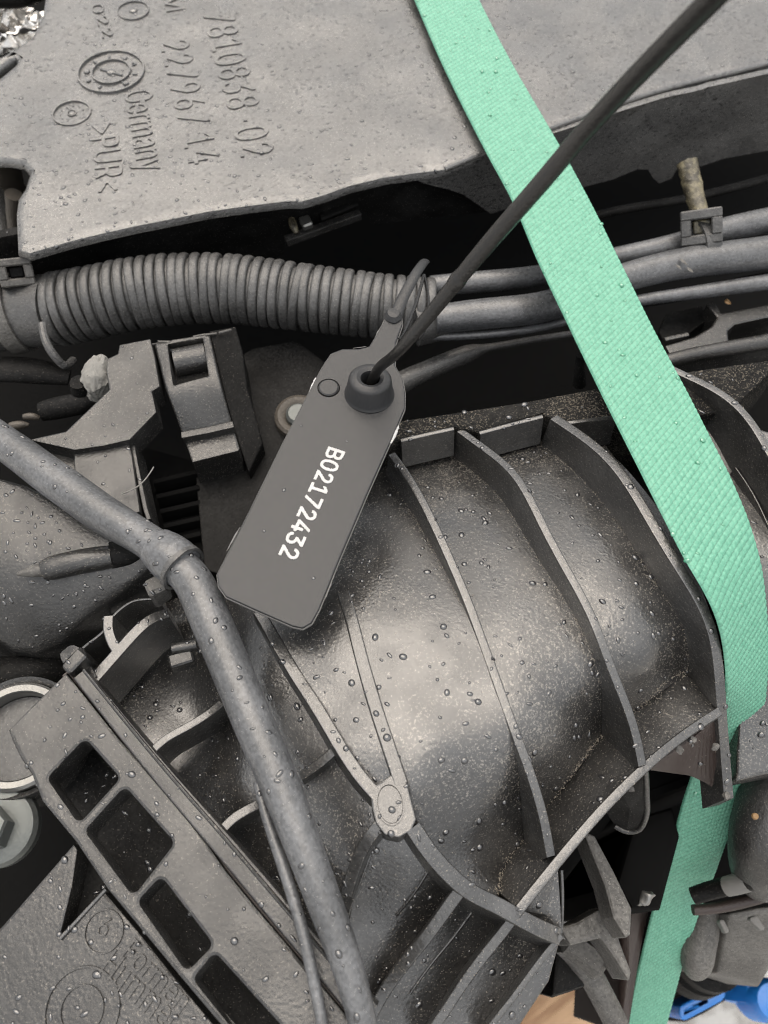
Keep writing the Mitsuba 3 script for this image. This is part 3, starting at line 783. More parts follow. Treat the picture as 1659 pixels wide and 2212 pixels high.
# flange behind the ribs with a ledge at the head of each bay
led = [(700, 985), (800, 972), (859, 951), (983, 922), (1036, 934), (1175, 896), (1214, 915), (1315, 901), (1420, 892), (1500, 900), (1580, 885)]
back = [(1700, 772), (1480, 803), (1290, 838), (1132, 868), (875, 907), (760, 930), (690, 950)]
part(mf, 'flange', extrude(poly_px([*led, *back], 12), .012, -.03, .0008), 'm_dull')
part(mf, 'ledge_lip', rib(PP([(p[0], p[1] + 2, 12.9) for p in [(866, 949), (925, 935), (980, 923)]]), .0016, .012, .2), 'm_ribtop')
part(mf, 'ledge_lip', rib(PP([(p[0], p[1] + 2, 12.9) for p in [(1036, 933), (1105, 914), (1172, 897)]]), .0016, .012, .2), 'm_ribtop')
part(mf, 'ledge_lip', rib(PP([(p[0], p[1] + 2, 12.9) for p in [(1200, 914), (1260, 906), (1330, 898)]]), .0016, .012, .2), 'm_ribtop')
# runner right of the strap
S4 = fit_surface([(1500, 830, 6), (1600, 960, 4), (1700, 1000, 4), (1600, 1150, 8), (1700, 1200, 8), (1640, 1330, 0), (1750, 1400, 0), (1660, 1500, -14), (1560, 1250, 4), (1540, 1000, 2)])
part(mf, 'outer_runner', extrude(poly_px([(1430, 880), (1500, 840), (1640, 930), (1900, 1000), (1900, 1600), (1690, 1640), (1662, 1480), (1640, 1380), (1590, 1250), (1560, 1100)], 4), S4, -.04, .0008, .0025), 'm_manifold', 50)
part(mf, 'rib', rib_px([(1440, 790, 13), (1473, 806, 14), (1530, 832, 17), (1579, 862, 19), (1625, 912, 21), (1665, 980, 22), (1720, 1080, 22), (1780, 1200, 20)], 2.8, 20), 'm_ribtop', 35)
part(mf, 'seam', rib_px([(1590, 1010, 7), (1640, 1090, 9), (1668, 1150, 9), (1700, 1220, 8)], .8, 4), 'm_manifold', 35)
# skirt under the outer rib, tongue under the middle rib
skt = PP(R(3, (1400, 312, -4), (1330, 378, -4), (1240, 452, -5), (1150, 515, -5), (1050, 575, -5)))
skb = PP(R(3, (1450, 752, -23), (1335, 668, -26), (1225, 624, -24), (1130, 612, -16), (1045, 600, -9)))
part(mf, 'skirt', loft(np.stack([spline(skt, 24), spline(skb, 24), spline(skb, 24) + [.0012, .0014, 0], spline(skt, 24) + [.0012, .0014, 0]], 1)), 'm_brown', 35, label='brown shadowed skirt')
tg = [R(3, (1018, 600, 2), (1024, 720, -10), (1020, 850, -22), (985, 915, -28), (920, 925, -30), (860, 890, -30), (800, 800, -24), (880, 690, -8))]
tq = PP(tg[0])
part(mf, 'tongue', loft([tq, tq + [.0008, .0012, -.0012]]), 'm_black', False)
part(mf, 'tongue_edge', tube(smooth_path(tq[:6], 30, 1), .0009, 8), 'm_panel')
for (u, v, z) in R(3, (1195, 490, 0), (1265, 440, 0), (1385, 480, -8), (935, 690, 1), (1440, 735, -21)):
    part(mf, 'burr', jitter(lathe([(.0001, .0011), (.0009, .0007), (.0012, 0), (.0008, -.0008)], P(u, v, z), ZH, 9), .0007, .8, int(u)), 'm_grey', False)
part(mf, 'end_wall', loft([PP([(1204, 1866, 3), (1214, 2018, -6), (1222, 2030, -8), (1130, 2000, -6), (1124, 1966, 1)]), PP([(1206, 1866, -30), (1214, 2018, -40), (1222, 2030, -40), (1130, 2000, -40), (1124, 1966, -30)])]), 'm_manifold', False)
part(mf, 'end_fin', rib_px([(1214, 1880, 2), (1216, 1950, -2), (1214, 2005, -6), (1210, 2025, -8)], .9, 20), 'm_ribtop')
part(mf, 'lower_body', extrude(poly_px([(560, 1300), (900, 960), (1500, 900), (1545, 1400), (1350, 1600), (1190, 1800), (1120, 2050), (1000, 2300), (640, 2300), (540, 1700)], -24), -.024, -.12, .002), 'm_black', False)
# flank left of the ribs: sunken pockets with their own ribs
S2 = fit_surface([(560, 1330, 8), (620, 1450, 9), (700, 1600, 10), (780, 1740, 12), (520, 1500, 4), (600, 1650, 6), (680, 1760, 6), (740, 1880, 6), (200, 1480, -12), (300, 1430, -16), (420, 1380, -12), (330, 1580, -10), (450, 1560, -10), (420, 1690, -6), (520, 1720, 2), (500, 1800, -4), (600, 1880, -2), (640, 1990, -4), (720, 2000, -2)])
part(mf, 'flank', extrude(poly_px([(165, 1430, -12), (250, 1330, -14), (400, 1290, -14), (520, 1285, 4), (580, 1330, 9), (700, 1540, 9), (800, 1730, 12), (830, 1780, 12), (760, 1960, 2), (720, 2120, -4), (640, 2060, -4), (480, 1800, -4), (330, 1640, -10), (200, 1490, -12)]), S2, -.05, .0004, .002), 'm_manifold', 50)
flank_ribs = [(R(10, (440, 570, 11), (520, 480, 11), (600, 390, 11), (690, 290, 11), (760, 232, 10), (850, 200, 8)), 3.4, 20), (R(10, (548, 215, 11), (545, 260, 11), (556, 320, 11), (590, 385, 11)), 3.0, 14),
              (R(10, (395, 395, 9), (450, 350, 9), (530, 285, 9), (570, 215, 9), (620, 170, 9), (680, 135, 9), (740, 128, 9), (810, 130, 9)), 1.0, 18), (R(10, (755, 915, 12), (830, 842, 11), (960, 768, 10), (1060, 705, 9), (1120, 655, 8)), 2.3, 14),
              (R(13, (1265, 565, 11), (1340, 478, 10), (1420, 425, 9.5), (1490, 390, 9)), 2.6, 10), (R(2, (245, 765, 12), (320, 715, 13.5), (395, 650, 15.5)), 2.6, 6), (R(10, (400, 395, 10), (440, 470, 11), (470, 530, 12)), 2.2, 14)]
for pts, w, dn in flank_ribs:
    part(mf, 'flank_rib', rib_px(pts, w, dn, 30, 1, .04), 'm_ribtop', 35)
part(mf, 'latch_tube', tube_px([(372, 1402, 8, 22), (395, 1398, 8, 26), (425, 1392, 8, 24)], 8, 14)[0], 'm_panel')
part(mf, 'latch_hook', box(P(395, 1428, 5), unit([.9, .3, 0]), unit([-.3, .9, 0]), ZH, .007, .004, .006), 'm_panel')
part(mf, 'moulding_lump', jitter(box(P(342, 1276, 12), unit([.8, .5, 0]), unit([-.5, .8, 0]), ZH, .006, .0055, .010, .001), .0008, .4), 'm_grey', 35)

# ------------------------------------------------------------------ vented panel, lower left
vp = thing('vent_panel', 'grey plastic panel with a row of rectangular windows across the lower left', 'panel')
ZP = 15
groove = [(143, 1452), (256, 1593), (401, 1751), (485, 1876), (552, 1958), (619, 2037), (690, 2122), (780, 2230), (830, 2300)]
left = [(560, 2310), (474, 2212), (392, 2115), (287, 1988), (231, 1921), (164, 1820), (90, 1731), (67, 1671), (43, 1636), (26, 1601), (17, 1576), (60, 1532)]
wins = [poly_px([(p[0], p[1]) for p in R(13, *w)], ZP, 1.5) for w in ([(490, 10), (690, 235), (455, 495), (275, 235)], [(720, 288), (1005, 610), (770, 915), (492, 540)], [(930, 808), (1230, 1200), (1080, 1352), (798, 950)], [(1240, 1248), (1640, 1690), (1460, 1900), (1120, 1395)], [(1690, 1740), (1990, 2080), (1800, 2300), (1500, 1940)])]
pp = poly_px([*groove, *left], ZP)
for w in wins[:4]:
    pp = pp.difference(w)
pp = max(getattr(pp, 'geoms', [pp]), key=lambda a: a.area)
part(vp, 'plate', extrude(pp, ZP * .001, .006, .0009), 'm_panel', 35)
lipc = smooth_path(PP([(172, 1455, 16), (250, 1552, 16), (342, 1664, 16), (490, 1835, 16), (622, 1990, 15.5), (704, 2085, 15), (795, 2195, 14.5)]), 60, 2)
part(vp, 'lip', rib(lipc, np.linspace(.0044, .0064, 60), .012, .02, .0007), 'm_panel', 35)
part(vp, 'lip_bead', rib(lipc + [.0010, .0010, .0006], .0010, .003, .1), 'm_panel', 35)
part(vp, 'groove', rib(smooth_path(PP([(*p, 13) for p in groove[:8]]), 40, 1), .003, .01, 0), 'm_brown', 35, label='dark reddish groove')
part(vp, 'end_knob', jitter(cat(lathe([(.0001, .003), (.0028, .0022), (.0034, -.001), (.0034, -.01)], P(160, 1420, 14), ZH, 18), box(P(172, 1436, 13), unit([.8, -.6, 0]), unit([.6, .8, 0]), ZH, .004, .007, .01, .0008)), .0004, .5), 'm_panel', 35)
lowz = plane_through(P(60, 1960, 4), P(300, 2020, 6), P(150, 2200, 4))
lp = poly_px([(160, 1822), (231, 1930), (300, 2010), (392, 2125), (474, 2222), (560, 2330), (-80, 2330), (-80, 2072), (0, 1997)], 5)
tri = poly_px(R(13, (455, 640), (610, 875), (340, 1165), (420, 860)), 5, .3)
part(vp, 'lower_plate', extrude(lp.difference(tri), lowz, -.006, .0009), 'm_panel', 35)
part(vp, 'gusset_edge', rib(PP(R(13, (345, 1165, 5.6), (480, 1020, 5.8), (610, 880, 6.2))), .0011, .004, .1), 'm_ribtop')
part(vp, 'gusset_floor', extrude(tri.buffer(.001), -.004, -.012, 0), 'm_black', False)
part(vp, 'back_floor', extrude(poly_px([(110, 1560), (240, 1590), (420, 1790), (640, 2090), (760, 2300), (540, 2320), (300, 2030), (170, 1850)], -12), -.012, -.03, 0), 'm_black', False)
def panel_frame(o, d):
    a, b = P(*o, 5), P(*d, 5)
    a[2], b[2] = lowz(a[None])[0], lowz(b[None])[0]
    ex = unit(b - a)
    e1, e2 = np.array([.05, 0, 0]), np.array([0, .05, 0])
    n = unit(np.cross([e1[0], 0, lowz((a + e1)[None])[0] - a[2]], [0, e2[1], lowz((a + e2)[None])[0] - a[2]]))
    return a, ex, np.cross(n, ex), float(np.linalg.norm(b - a))


for txt, o, d, h in [('Hummel', (214, 2100), (362, 2232), .0062), ('Formen', (262, 2066), (390, 2190), .0052)]:
    a, ex, ey, L = panel_frame(o, d)
    part(vp, 'lettering', text_on(txt, a, ex, ey, h, L, .0008, lift=-.0003), 'm_panel', 30)
for (u, v, r0, r1) in R(5, (605, 530, .0046, .0052), (470, 985, .0088, .0096), (470, 985, .0050, .0056)):
    a, ex, ey, _ = panel_frame((u, v), (u + 40, v + 40))
    part(vp, 'round_stamp', ring_flat(a, ex, ey, r0, r1, .0005), 'm_panel', 30)
a, ex, ey, L = panel_frame((206, 2016), (240, 2034))
part(vp, 'lettering', text_on('6', a, ex, ey, .0045, None, .0008, lift=-.0003), 'm_panel', 30)

# bolt and ring at the left edge
hb = thing('flange_bolt', 'zinc hex bolt with a wide round flange at the left edge beside the panel', 'bolt')
c = P(-6, 1786, -4)
part(hb, 'flange', lathe([(.0001, .0006), (.0066, .0012), (.0098, .0003), (.0108, -.0010), (.0108, -.004)], c, unit([.05, -.12, 1]), 48), 'm_zinc', 30)
hexr = [[c + np.array([0.006 * 0 - .001 + r * math.cos(t + .3), r * math.sin(t + .3) - .001, z]) for t in np.arange(6) * math.pi / 3] for r, z in ((.0064, -.001), (.0064, .0060), (.0058, .0068), (.0040, .0070))]
part(hb, 'head', loft(hexr), 'm_zinc', False)
mr = thing('metal_ring', 'shiny thick steel ring at the left edge, partly under the panel corner', 'ring')
cR = P(38, 1590, -2)
th = np.arange(65) * 2 * math.pi / 64
part(mr, 'ring', loft([[cR + np.array([r * math.cos(t), r * math.sin(t), z]) for r, z in ((.0128, -.006), (.0126, .0003), (.0131, .0010), (.0148, .0012), (.0156, .0004), (.0156, -.005))] for t in th], False), 'm_alu', 40)
part(mr, 'inner_disc', lathe([(.0001, .0006), (.006, .0004), (.0125, 0), (.0128, -.006)], cR + [0, 0, -.004], ZH, 40), 'm_hose', 30)
part(mr, 'outer_sleeve', loft([[cR + np.array([r * math.cos(t), r * math.sin(t), z]) for r, z in ((.0162, -.012), (.0160, -.001), (.0176, 0), (.0182, -.003), (.0182, -.014))] for t in th], False), 'm_panel', 40)
solo('coolant_pipe', 'dark round pipe end in the shadow between the canister and the vented panel', 'pipe', tube_px([(-40, 1470, -18, 100), (60, 1462, -22, 96), (140, 1440, -30, 80)], 20, 24)[0], 'm_black')

# ------------------------------------------------------------------ smooth hose sweeping across the left
vh = thing('smooth_hose', 'smooth grey rubber hose sweeping from the left edge down to the bottom centre', 'hose')
up, _ = tube_px([(-80, 890, 16, 70), (0, 950, 18, 74), (48, 984, 19, 78), (104, 1026, 20, 82), (155, 1062, 21, 84), (210, 1102, 22, 84), (262, 1134, 23, 80), (312, 1164, 24, 76), (352, 1192, 25, 80), (372, 1210, 25, 84)], 70, 28)
part(vh, 'upper_hose', up, 'm_rubber', True)
lo, lop = tube_px([(384, 1222, 26, 82), (412, 1246, 26, 84), (444, 1314, 26, 88), (478, 1394, 26, 88), (512, 1476, 26, 88), (553, 1574, 26, 88), (590, 1658, 26, 87), (630, 1760, 25, 84), (664, 1850, 24, 80), (705, 1960, 22, 76), (742, 2060, 20, 70), (772, 2160, 18, 64), (788, 2230, 16, 62), (805, 2330, 14, 62)], 90, 28)
part(vh, 'lower_hose', lo, 'm_rubber', True)
cpath = smooth_path(PP([(340, 1182, 25), (366, 1202, 25.6), (396, 1228, 26)]), 24, 1)
crad = np.interp(np.linspace(0, 1, 24), [0, .2, .45, .6, .8, .94, 1], [.0058, .0063, .0068, .0070, .0069, .0067, .0058])
part(vh, 'cuff', jitter(tube(cpath, crad, 32), .00035, .25, 4), 'm_rubber', 40)
part(vh, 'cuff_lip', jitter(band_loop(P(393, 1226, 26), P(396, 1228, 26) - P(366, 1202, 25.6), .0062, .0016, .0009), .0003, .3, 6), 'm_hose', 40)
part(vh, 'strand', tube_px([(556, 1690, 20, 20), (584, 1790, 21, 25), (612, 1872, 21, 27), (640, 1962, 20.5, 27), (662, 2045, 20, 27), (686, 2160, 18.5, 26), (705, 2260, 17.5, 26)], 50, 16)[0], 'm_rubber', True)

# ------------------------------------------------------------------ things down the gap at the lower right
ab = thing('alternator_bracket', 'weathered grey cast bracket with long arms in the gap at the lower right', 'bracket')
B7 = lambda z, *p: poly_px([(q[0], q[1]) for q in R(7, *p)], z, .6)
part(ab, 'arm', extrude(B7(-40, (150, 250), (260, 300), (420, 600), (560, 890), (550, 1100), (505, 1135), (400, 960), (330, 700)), -.040, -.055, .001), 'm_grey')
part(ab, 'foot', extrude(B7(-60, (-40, 1040), (100, 1000), (330, 870), (400, 960), (470, 1180), (555, 1400), (540, 1500), (420, 1300), (300, 1130), (60, 1190)), -.060, -.08, .001), 'm_grey')
part(ab, 'strut', tube_px([(1216, 2030, -90, 60), (1257, 2075, -95, 56), (1300, 2150, -100, 54), (1340, 2230, -105, 52)], 20, 18)[0], 'm_grey')
part(ab, 'clamp', jitter(box(P(1262, 2058, -82), unit([.8, -.6, 0]), unit([.6, .8, 0]), ZH, .016, .009, .008, .002), .0012, .3), 'm_grey', 35)
part(ab, 'bore', extrude(B7(-95, (-60, 1180), (220, 1150), (260, 1500), (-100, 1620)), -.095, -.2, .002), 'm_black')
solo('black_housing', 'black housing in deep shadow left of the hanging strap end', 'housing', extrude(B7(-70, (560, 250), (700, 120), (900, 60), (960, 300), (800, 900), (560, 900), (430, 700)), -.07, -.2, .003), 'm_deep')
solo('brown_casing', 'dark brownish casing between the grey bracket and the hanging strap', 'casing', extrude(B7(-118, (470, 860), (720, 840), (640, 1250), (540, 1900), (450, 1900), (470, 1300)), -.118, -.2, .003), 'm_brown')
solo('silver_fitting', 'small bright silver fitting peeking out left of the hanging strap', 'fitting', jitter(tube_px(R(7, (610, 880, -60, 8), (640, 840, -60, 26), (690, 800, -58, 26), (740, 760, -58, 12)), 16, 14)[0], .001, .4), 'm_alu', 35)
solo('grey_cylinder', 'grey cylinder with a rounded end behind the hanging strap', 'cylinder', tube_px(R(7, (1140, 900, -120, 70), (1120, 1050, -120, 74), (1090, 1250, -122, 72), (1075, 1360, -126, 64), (1070, 1410, -130, 30)), 24, 24)[0], 'm_grey')
solo('belt_pulley', 'black round pulley under the grey cylinder at the lower right', 'pulley', lathe([(.003, .004), (.013, .004), (.0165, .001), (.0165, -.004), (.013, -.006), (.0165, -.010), (.0165, -.02)], P(1530, 2055, -185), unit([.1, .2, 1]), 40), 'm_black')
solo('air_duct', 'smooth dark grey rounded duct at the right edge beside the strap', 'duct', tube_px([(1800, 1500, -46, 170), (1716, 1640, -48, 170), (1690, 1720, -50, 170), (1662, 1800, -54, 170), (1652, 1850, -64, 150), (1648, 1885, -84, 120)], 30, 32)[0], 'm_panel')
solo('orange_fleck', 'small orange dot of debris on the dark duct', 'debris', lathe([(.0001, .0005), (.0009, .0003), (.0011, -.0006)], P(1632, 1763, -36), ZH, 10), 'm_orange')
wire('upper dark tube crossing behind the strap at the lower right', R(7, (1050, 790, -84, 36), (1200, 740, -80, 38), (1450, 680, -70, 40), (1700, 610, -60, 40), (1900, 560, -56, 40)), 'm_black')
wire('lower reddish-brown tube crossing behind the strap at the lower right', R(7, (1050, 900, -90, 22), (1200, 890, -90, 22), (1450, 840, -90, 24), (1700, 770, -90, 24), (1900, 720, -90, 24)), 'm_brown')
solo('tape_piece', 'pale grey piece of tape wrapped on the upper dark tube', 'tape', tube_px(R(7, (1325, 711, -75, 41), (1420, 689, -71.2, 43), (1500, 668, -68, 42)), 8, 20)[0], 'm_tape')
solo('heat_shield', 'dull brown-grey curved shield in the bottom right corner', 'shield', extrude(B7(-110, (1300, 930), (1500, 890), (1900, 850), (1900, 1560), (1640, 1480), (1450, 1430), (1380, 1200)), plane_through(P(*R(7, (1300, 930))[0], -104), P(*R(7, (1900, 850))[0], -100), P(*R(7, (1640, 1480))[0], -140)), -.2, .003), 'm_grey')
for lab, pts in [('white wedge-shaped chip on the brown-grey shield', [(1510, 970), (1570, 950), (1640, 1060), (1600, 1060)]), ('pale sliver beside the grey cylinder at the lower right', [(1265, 985), (1300, 985), (1345, 1070), (1320, 1090)])]:
    solo('paint_chip', lab, 'chip', extrude(B7(-96, *pts).buffer(.0003), -.096, -.099, .0006), 'm_tape')
wx = [(940, 1745), (945, 1680), (1010, 1640), (1240, 1535), (1300, 1540), (1325, 1590), (1290, 1640), (1010, 1790), (960, 1800)]
oc = poly_px([(q[0], q[1]) for q in R(7, *wx)], -230, 2)
bcp = thing('blue_clip', 'bright blue hollow plastic clip near the bottom edge right of the strap', 'clip')
part(bcp, 'wall', extrude(oc.difference(oc.buffer(-.0032)), -.230, -.25, .001), 'm_blue')
part(bcp, 'floor', extrude(oc.buffer(-.0028), -.236, -.25, 0), 'm_blue')
b2 = thing('blue_plastic_lid', 'bright blue plastic lid cut by the right edge at the bottom', 'lid')
part(b2, 'body', extrude(B7(-230, (1480, 1450), (1600, 1480), (1720, 1560), (1720, 1800), (1640, 1700), (1500, 1660), (1490, 1580)), -.230, -.27, .003), 'm_blue')
part(b2, 'knob', lathe([(.0001, .004), (.008, .003), (.010, -.002), (.010, -.02)], P(*R(7, (1690, 1640))[0], -226), ZH, 24), 'm_blue')
solo('dark_tray', 'black plastic tray edge beneath the blue clip', 'tray', extrude(B7(-262, (860, 1500), (1300, 1420), (1480, 1440), (1500, 1560), (1380, 1600), (1150, 1740), (1000, 1810), (820, 1800)), -.262, -.30, .002), 'm_black')

# ------------------------------------------------------------------ green lashing strap
ls = thing('lashing_strap', 'bright mint green woven lashing strap running down the right side', 'lashing strap')
Ls = [(830, -160, 27), (895, 0, 26.5), (960, 150, 26), (1050, 330, 26), (1110, 443, 25.5), (1160, 562, 25), (1230, 710, 25.5), (1300, 855, 26.5), (1375, 1005, 28.3), (1432, 1118, 29), (1490, 1228, 28.3), (1535, 1308, 24), (1562, 1400, 14), (1566, 1480, 3), (1546, 1550, -16), (1512, 1620, -34), (1484, 1700, -54), (1462, 1775, -70), (1440, 1850, -84), (1400, 2000, -112), (1350, 2212, -150), (1325, 2320, -170)]
Rs = [(960, -160, 27), (1035, 0, 26.5), (1102, 130, 26), (1218, 331, 26), (1290, 465, 25.5), (1342, 570, 25), (1410, 708, 25), (1492, 862, 25), (1562, 1000, 25), (1606, 1098, 23), (1638, 1200, 18), (1654, 1320, 8), (1657, 1420, -3), (1652, 1510, -16), (1643, 1590, -32), (1628, 1660, -46), (1597, 1742, -62), (1551, 1868, -88), (1500, 2000, -114), (1440, 2212, -152), (1412, 2320, -172)]


def webbing(Lp, Rp, n, across, thick=.0012):
    a, b = smooth_path(PP(Lp), n, 3), smooth_path(PP(Rp), n, 3)
    w = np.linspace(0, 1, across)
    grid = a[:, None] * (1 - w)[None, :, None] + b[:, None] * w[None, :, None]
    c = grid[:, across // 2]
    tt = np.gradient(grid, axis=0)
    nn = np.cross(b - a, np.gradient(c, axis=0))
    nn /= np.linalg.norm(nn, axis=1, keepdims=True)
    if nn[0, 2] < 0:
        nn = -nn
    edge = np.sqrt(np.clip(1 - (2 * w - 1) ** 20, 0, 1))
    sl = np.r_[0, np.cumsum(np.linalg.norm(np.diff(c, axis=0), axis=1))] * 1000
    U, V = sl[:, None], 25.0 * w[None, :]
    row = np.floor(V / 1.5)
    ph = (U + V * .62 + .22 * row) / 2.2
    twill = np.abs(np.sin(math.pi * ph)) ** .7
    yarn = np.abs(np.sin(math.pi * V / 1.5)) ** .5
    relief = (.00042 * twill * (.5 + .5 * yarn) + .00006 * yarn) * (.8 + .4 * meshkit.noise(np.stack(np.broadcast_arrays(U * .3, V * .3, 0), -1), 8))
    top = grid + nn[:, None] * (thick * .5 * edge)[None, :, None] + nn[:, None] * (relief * edge[None, :])[:, :, None]
    bot = grid - nn[:, None] * (thick * .5 * edge)[None, :, None]
    sl = np.r_[0, np.cumsum(np.linalg.norm(np.diff(c, axis=0), axis=1))] / .025
    uv1 = np.stack(np.broadcast_arrays(sl[:, None], w[None, :]), -1).reshape(-1, 2)
    i, j = np.meshgrid(np.arange(n - 1), np.arange(across - 1), indexing='ij')
    q = (i * across + j).ravel()
    f = np.vstack([np.stack([q, q + 1, q + across + 1], 1), np.stack([q, q + across + 1, q + across], 1)])
    m = n * across
    v = np.vstack([top.reshape(-1, 3), bot.reshape(-1, 3)])
    ff = np.vstack([f, f[:, ::-1] + m])
    mesh = trimesh.Trimesh(v, ff, process=False)
    if mesh.face_normals[0] @ nn[0] < 0:
        mesh.invert()
    return mesh, np.vstack([uv1, uv1])


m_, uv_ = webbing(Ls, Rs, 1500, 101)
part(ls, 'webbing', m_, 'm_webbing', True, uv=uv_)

# ------------------------------------------------------------------ security seal
ss = thing('security_seal', 'flat dark grey numbered security seal tag with a long black tail', 'security seal')
A, B, C_ = P(490, 1245, 33), P(660, 1340, 32), P(795, 800, 30)
tagz = plane_through(A, B, C_)
tn = unit(np.cross(B - A, C_ - A))
tn = tn if tn[2] > 0 else -tn


def on_tag(u, v, lift=0.0):
    r = ray(u, v)
    return CAM + r * (((A - CAM) @ tn) / (r @ tn)) + tn * lift


R12 = lambda *p: R(12, *p)
fl_px = R12((80, 1800), (300, 1370), (530, 900), (690, 590), (790, 400), (850, 310), (930, 280), (1040, 280), (1110, 262), (1140, 215), (1225, 62), (1250, 35), (1330, 60), (1335, 110), (1290, 240), (1285, 390), (1335, 480), (1352, 570), (1350, 680), (1260, 890), (1100, 1250), (900, 1720), (770, 2040), (720, 2130), (660, 2165), (590, 2150), (360, 2050), (140, 1950), (90, 1880))
q = np.array([on_tag(*p) for p in fl_px])
fpoly = Polygon(q[:, :2]).buffer(-.0009).buffer(.0018, quad_segs=8).buffer(-.0009, quad_segs=8)
part(ss, 'flag', extrude(fpoly, tagz, lambda q: tagz(q) - .0016, .00045), 'm_tag', 40)
part(ss, 'lit_rim', extrude(fpoly.buffer(.00022, quad_segs=6), lambda q: tagz(q) - .0008, lambda q: tagz(q) - .0015, .0001), 'm_flash_lit_rim', 40, label='thin pale rim painted as a lit edge round the tag')  # pale rim puts a lit edge into the colour of the tag
cc = on_tag(798, 848)
ax = unit(tn * .97 + unit(on_tag(798, 820) - cc) * .10)
part(ss, 'collar', lathe([(.0026, .0), (.0026, .0052), (.0030, .0064), (.0042, .0070), (.0058, .0066), (.0066, .0056), (.0074, .0006), (.0080, -.0004)], cc, ax, 48), 'm_tag', 40)
part(ss, 'collar_bore', lathe([(.0001, .0012), (.0028, .0012), (.0029, -.0004)], cc, ax, 24), 'm_deep', 40)
dc = on_tag(710, 838)
part(ss, 'locking_disc', lathe([(.0001, .0005), (.0027, .0005), (.0031, .0002), (.0032, -.0005)], dc, tn, 36), 'm_tag', 30)
part(ss, 'disc_recess', ring_flat(dc, unit(on_tag(730, 838) - dc), unit(np.cross(tn, on_tag(730, 838) - dc)), .0031, .0036, .00012), 'm_deep', 30)
ta, tb_ = on_tag(*R12((838, 942))[0], .00005), on_tag(*R12((498, 1672))[0], .00005)
ex = unit(tb_ - ta)
ey = np.cross(tn, ex)
part(ss, 'lettering', text_on('B02172432', ta, ex, ey, .0051, float(np.linalg.norm(tb_ - ta)), .00022, bold=True, lift=-.00006), 'm_white', False, label='white printed serial number')
for k, (p0, p1, w) in enumerate([((700, 590), (750, 470), .0011), ((1255, 910), (1310, 790), .0011), ((145, 1640), (235, 1480), .0009), ((812, 1960), (868, 1810), .0008), ((1115, 262), (1215, 75), .0007), ((660, 2172), (725, 2120), .0005), ((1000, 268), (1090, 256), .0005), ((782, 420), (850, 305), .0004)]):
    a, b = on_tag(*R12(p0)[0], -.0007), on_tag(*R12(p1)[0], -.0007)
    rr = (.6 if k in (0, 1) else .34) * w * (.25 + .65 * np.abs(np.sin(np.linspace(.15, 3.0, 14) + .4 * rng.normal(size=14))))
    part(ss, 'moulding_flash', jitter(tube(np.linspace(a, b, 14), rr, 7, .6), .00014, .9, k), 'm_flash_lit_rim' if k not in (0, 1) else 'm_white', False, label='white moulding flash along the tag edge' if k == 0 else None)
knob = on_tag(850, 684, .0004)
part(ss, 'neck_knob', jitter(lathe([(.0001, .0018), (.0020, .0014), (.0030, 0), (.0024, -.0016)], knob, tn, 18), .0003, .6), 'm_tag', 40)
part(ss, 'tie_tail', tube(smooth_path(np.array([on_tag(852, 690, 0), on_tag(868, 652, .001), on_tag(893, 606, .0015), on_tag(913, 566, -.001), on_tag(921, 546, -.004)]), 24, 1), np.linspace(.0021, .0016, 24), 12, .55), 'm_tag', 40)
part(ss, 'stray_strand', tube(smooth_path(np.array([on_tag(918, 575, -.004), on_tag(905, 622, -.005), on_tag(880, 690, -.004), on_tag(862, 730, -.001)]), 20, 1), .0006, 8), 'm_cord')
part(ss, 'stray_strand', tube(smooth_path(np.array([on_tag(918, 575, -.004), on_tag(930, 622, -.007), on_tag(925, 670, -.007), on_tag(905, 715, -.004)]), 20, 1), .0006, 8), 'm_cord')
c0_ = cc + ax * .001
cp = [c0_, cc + ax * .0062 + (on_tag(812, 826) - on_tag(800, 836)) * .6, PD(868, 752, 228), PD(930, 678, 219), PD(990, 604, 210), PD(1100, 474, 195), PD(1215, 340, 180), PD(1310, 232, 167), PD(1400, 138, 155), PD(1545, -8, 138), PD(1680, -140, 124)]
cw = [.0036, .0036, .0037, .0041, .0043, .0046, .0047, .0047, .0047, .0048, .0048]
full = smooth_path(np.column_stack([np.array(cp), cw]), 120, 3)
part(ss, 'tail_cord', tube(full[:, :3], full[:, 3] / 2, 22, .86), 'm_cord', True, label='long black tail cord')
i = int(np.argmin(np.linalg.norm(full[:, :3] - PD(985, 610, 210), axis=1)))
part(ss, 'cord_step', tube(full[i - 1:i + 3, :3], full[i - 1:i + 3, 3] / 2 + [.0001, .0003, .0003, .00005], 22, .86), 'm_cord', 40)

# ------------------------------------------------------------------ rain droplets and grit, fallen from above
caster = mi.load_dict({'type': 'scene', **{k: {kk: vv for kk, vv in d.items() if kk != 'bsdf'} for k, d in scene.items() if d.get('type') == 'ply' and k != 'ground' and 'cord' not in k}})
names = [sh.id() for sh in caster.shapes()]


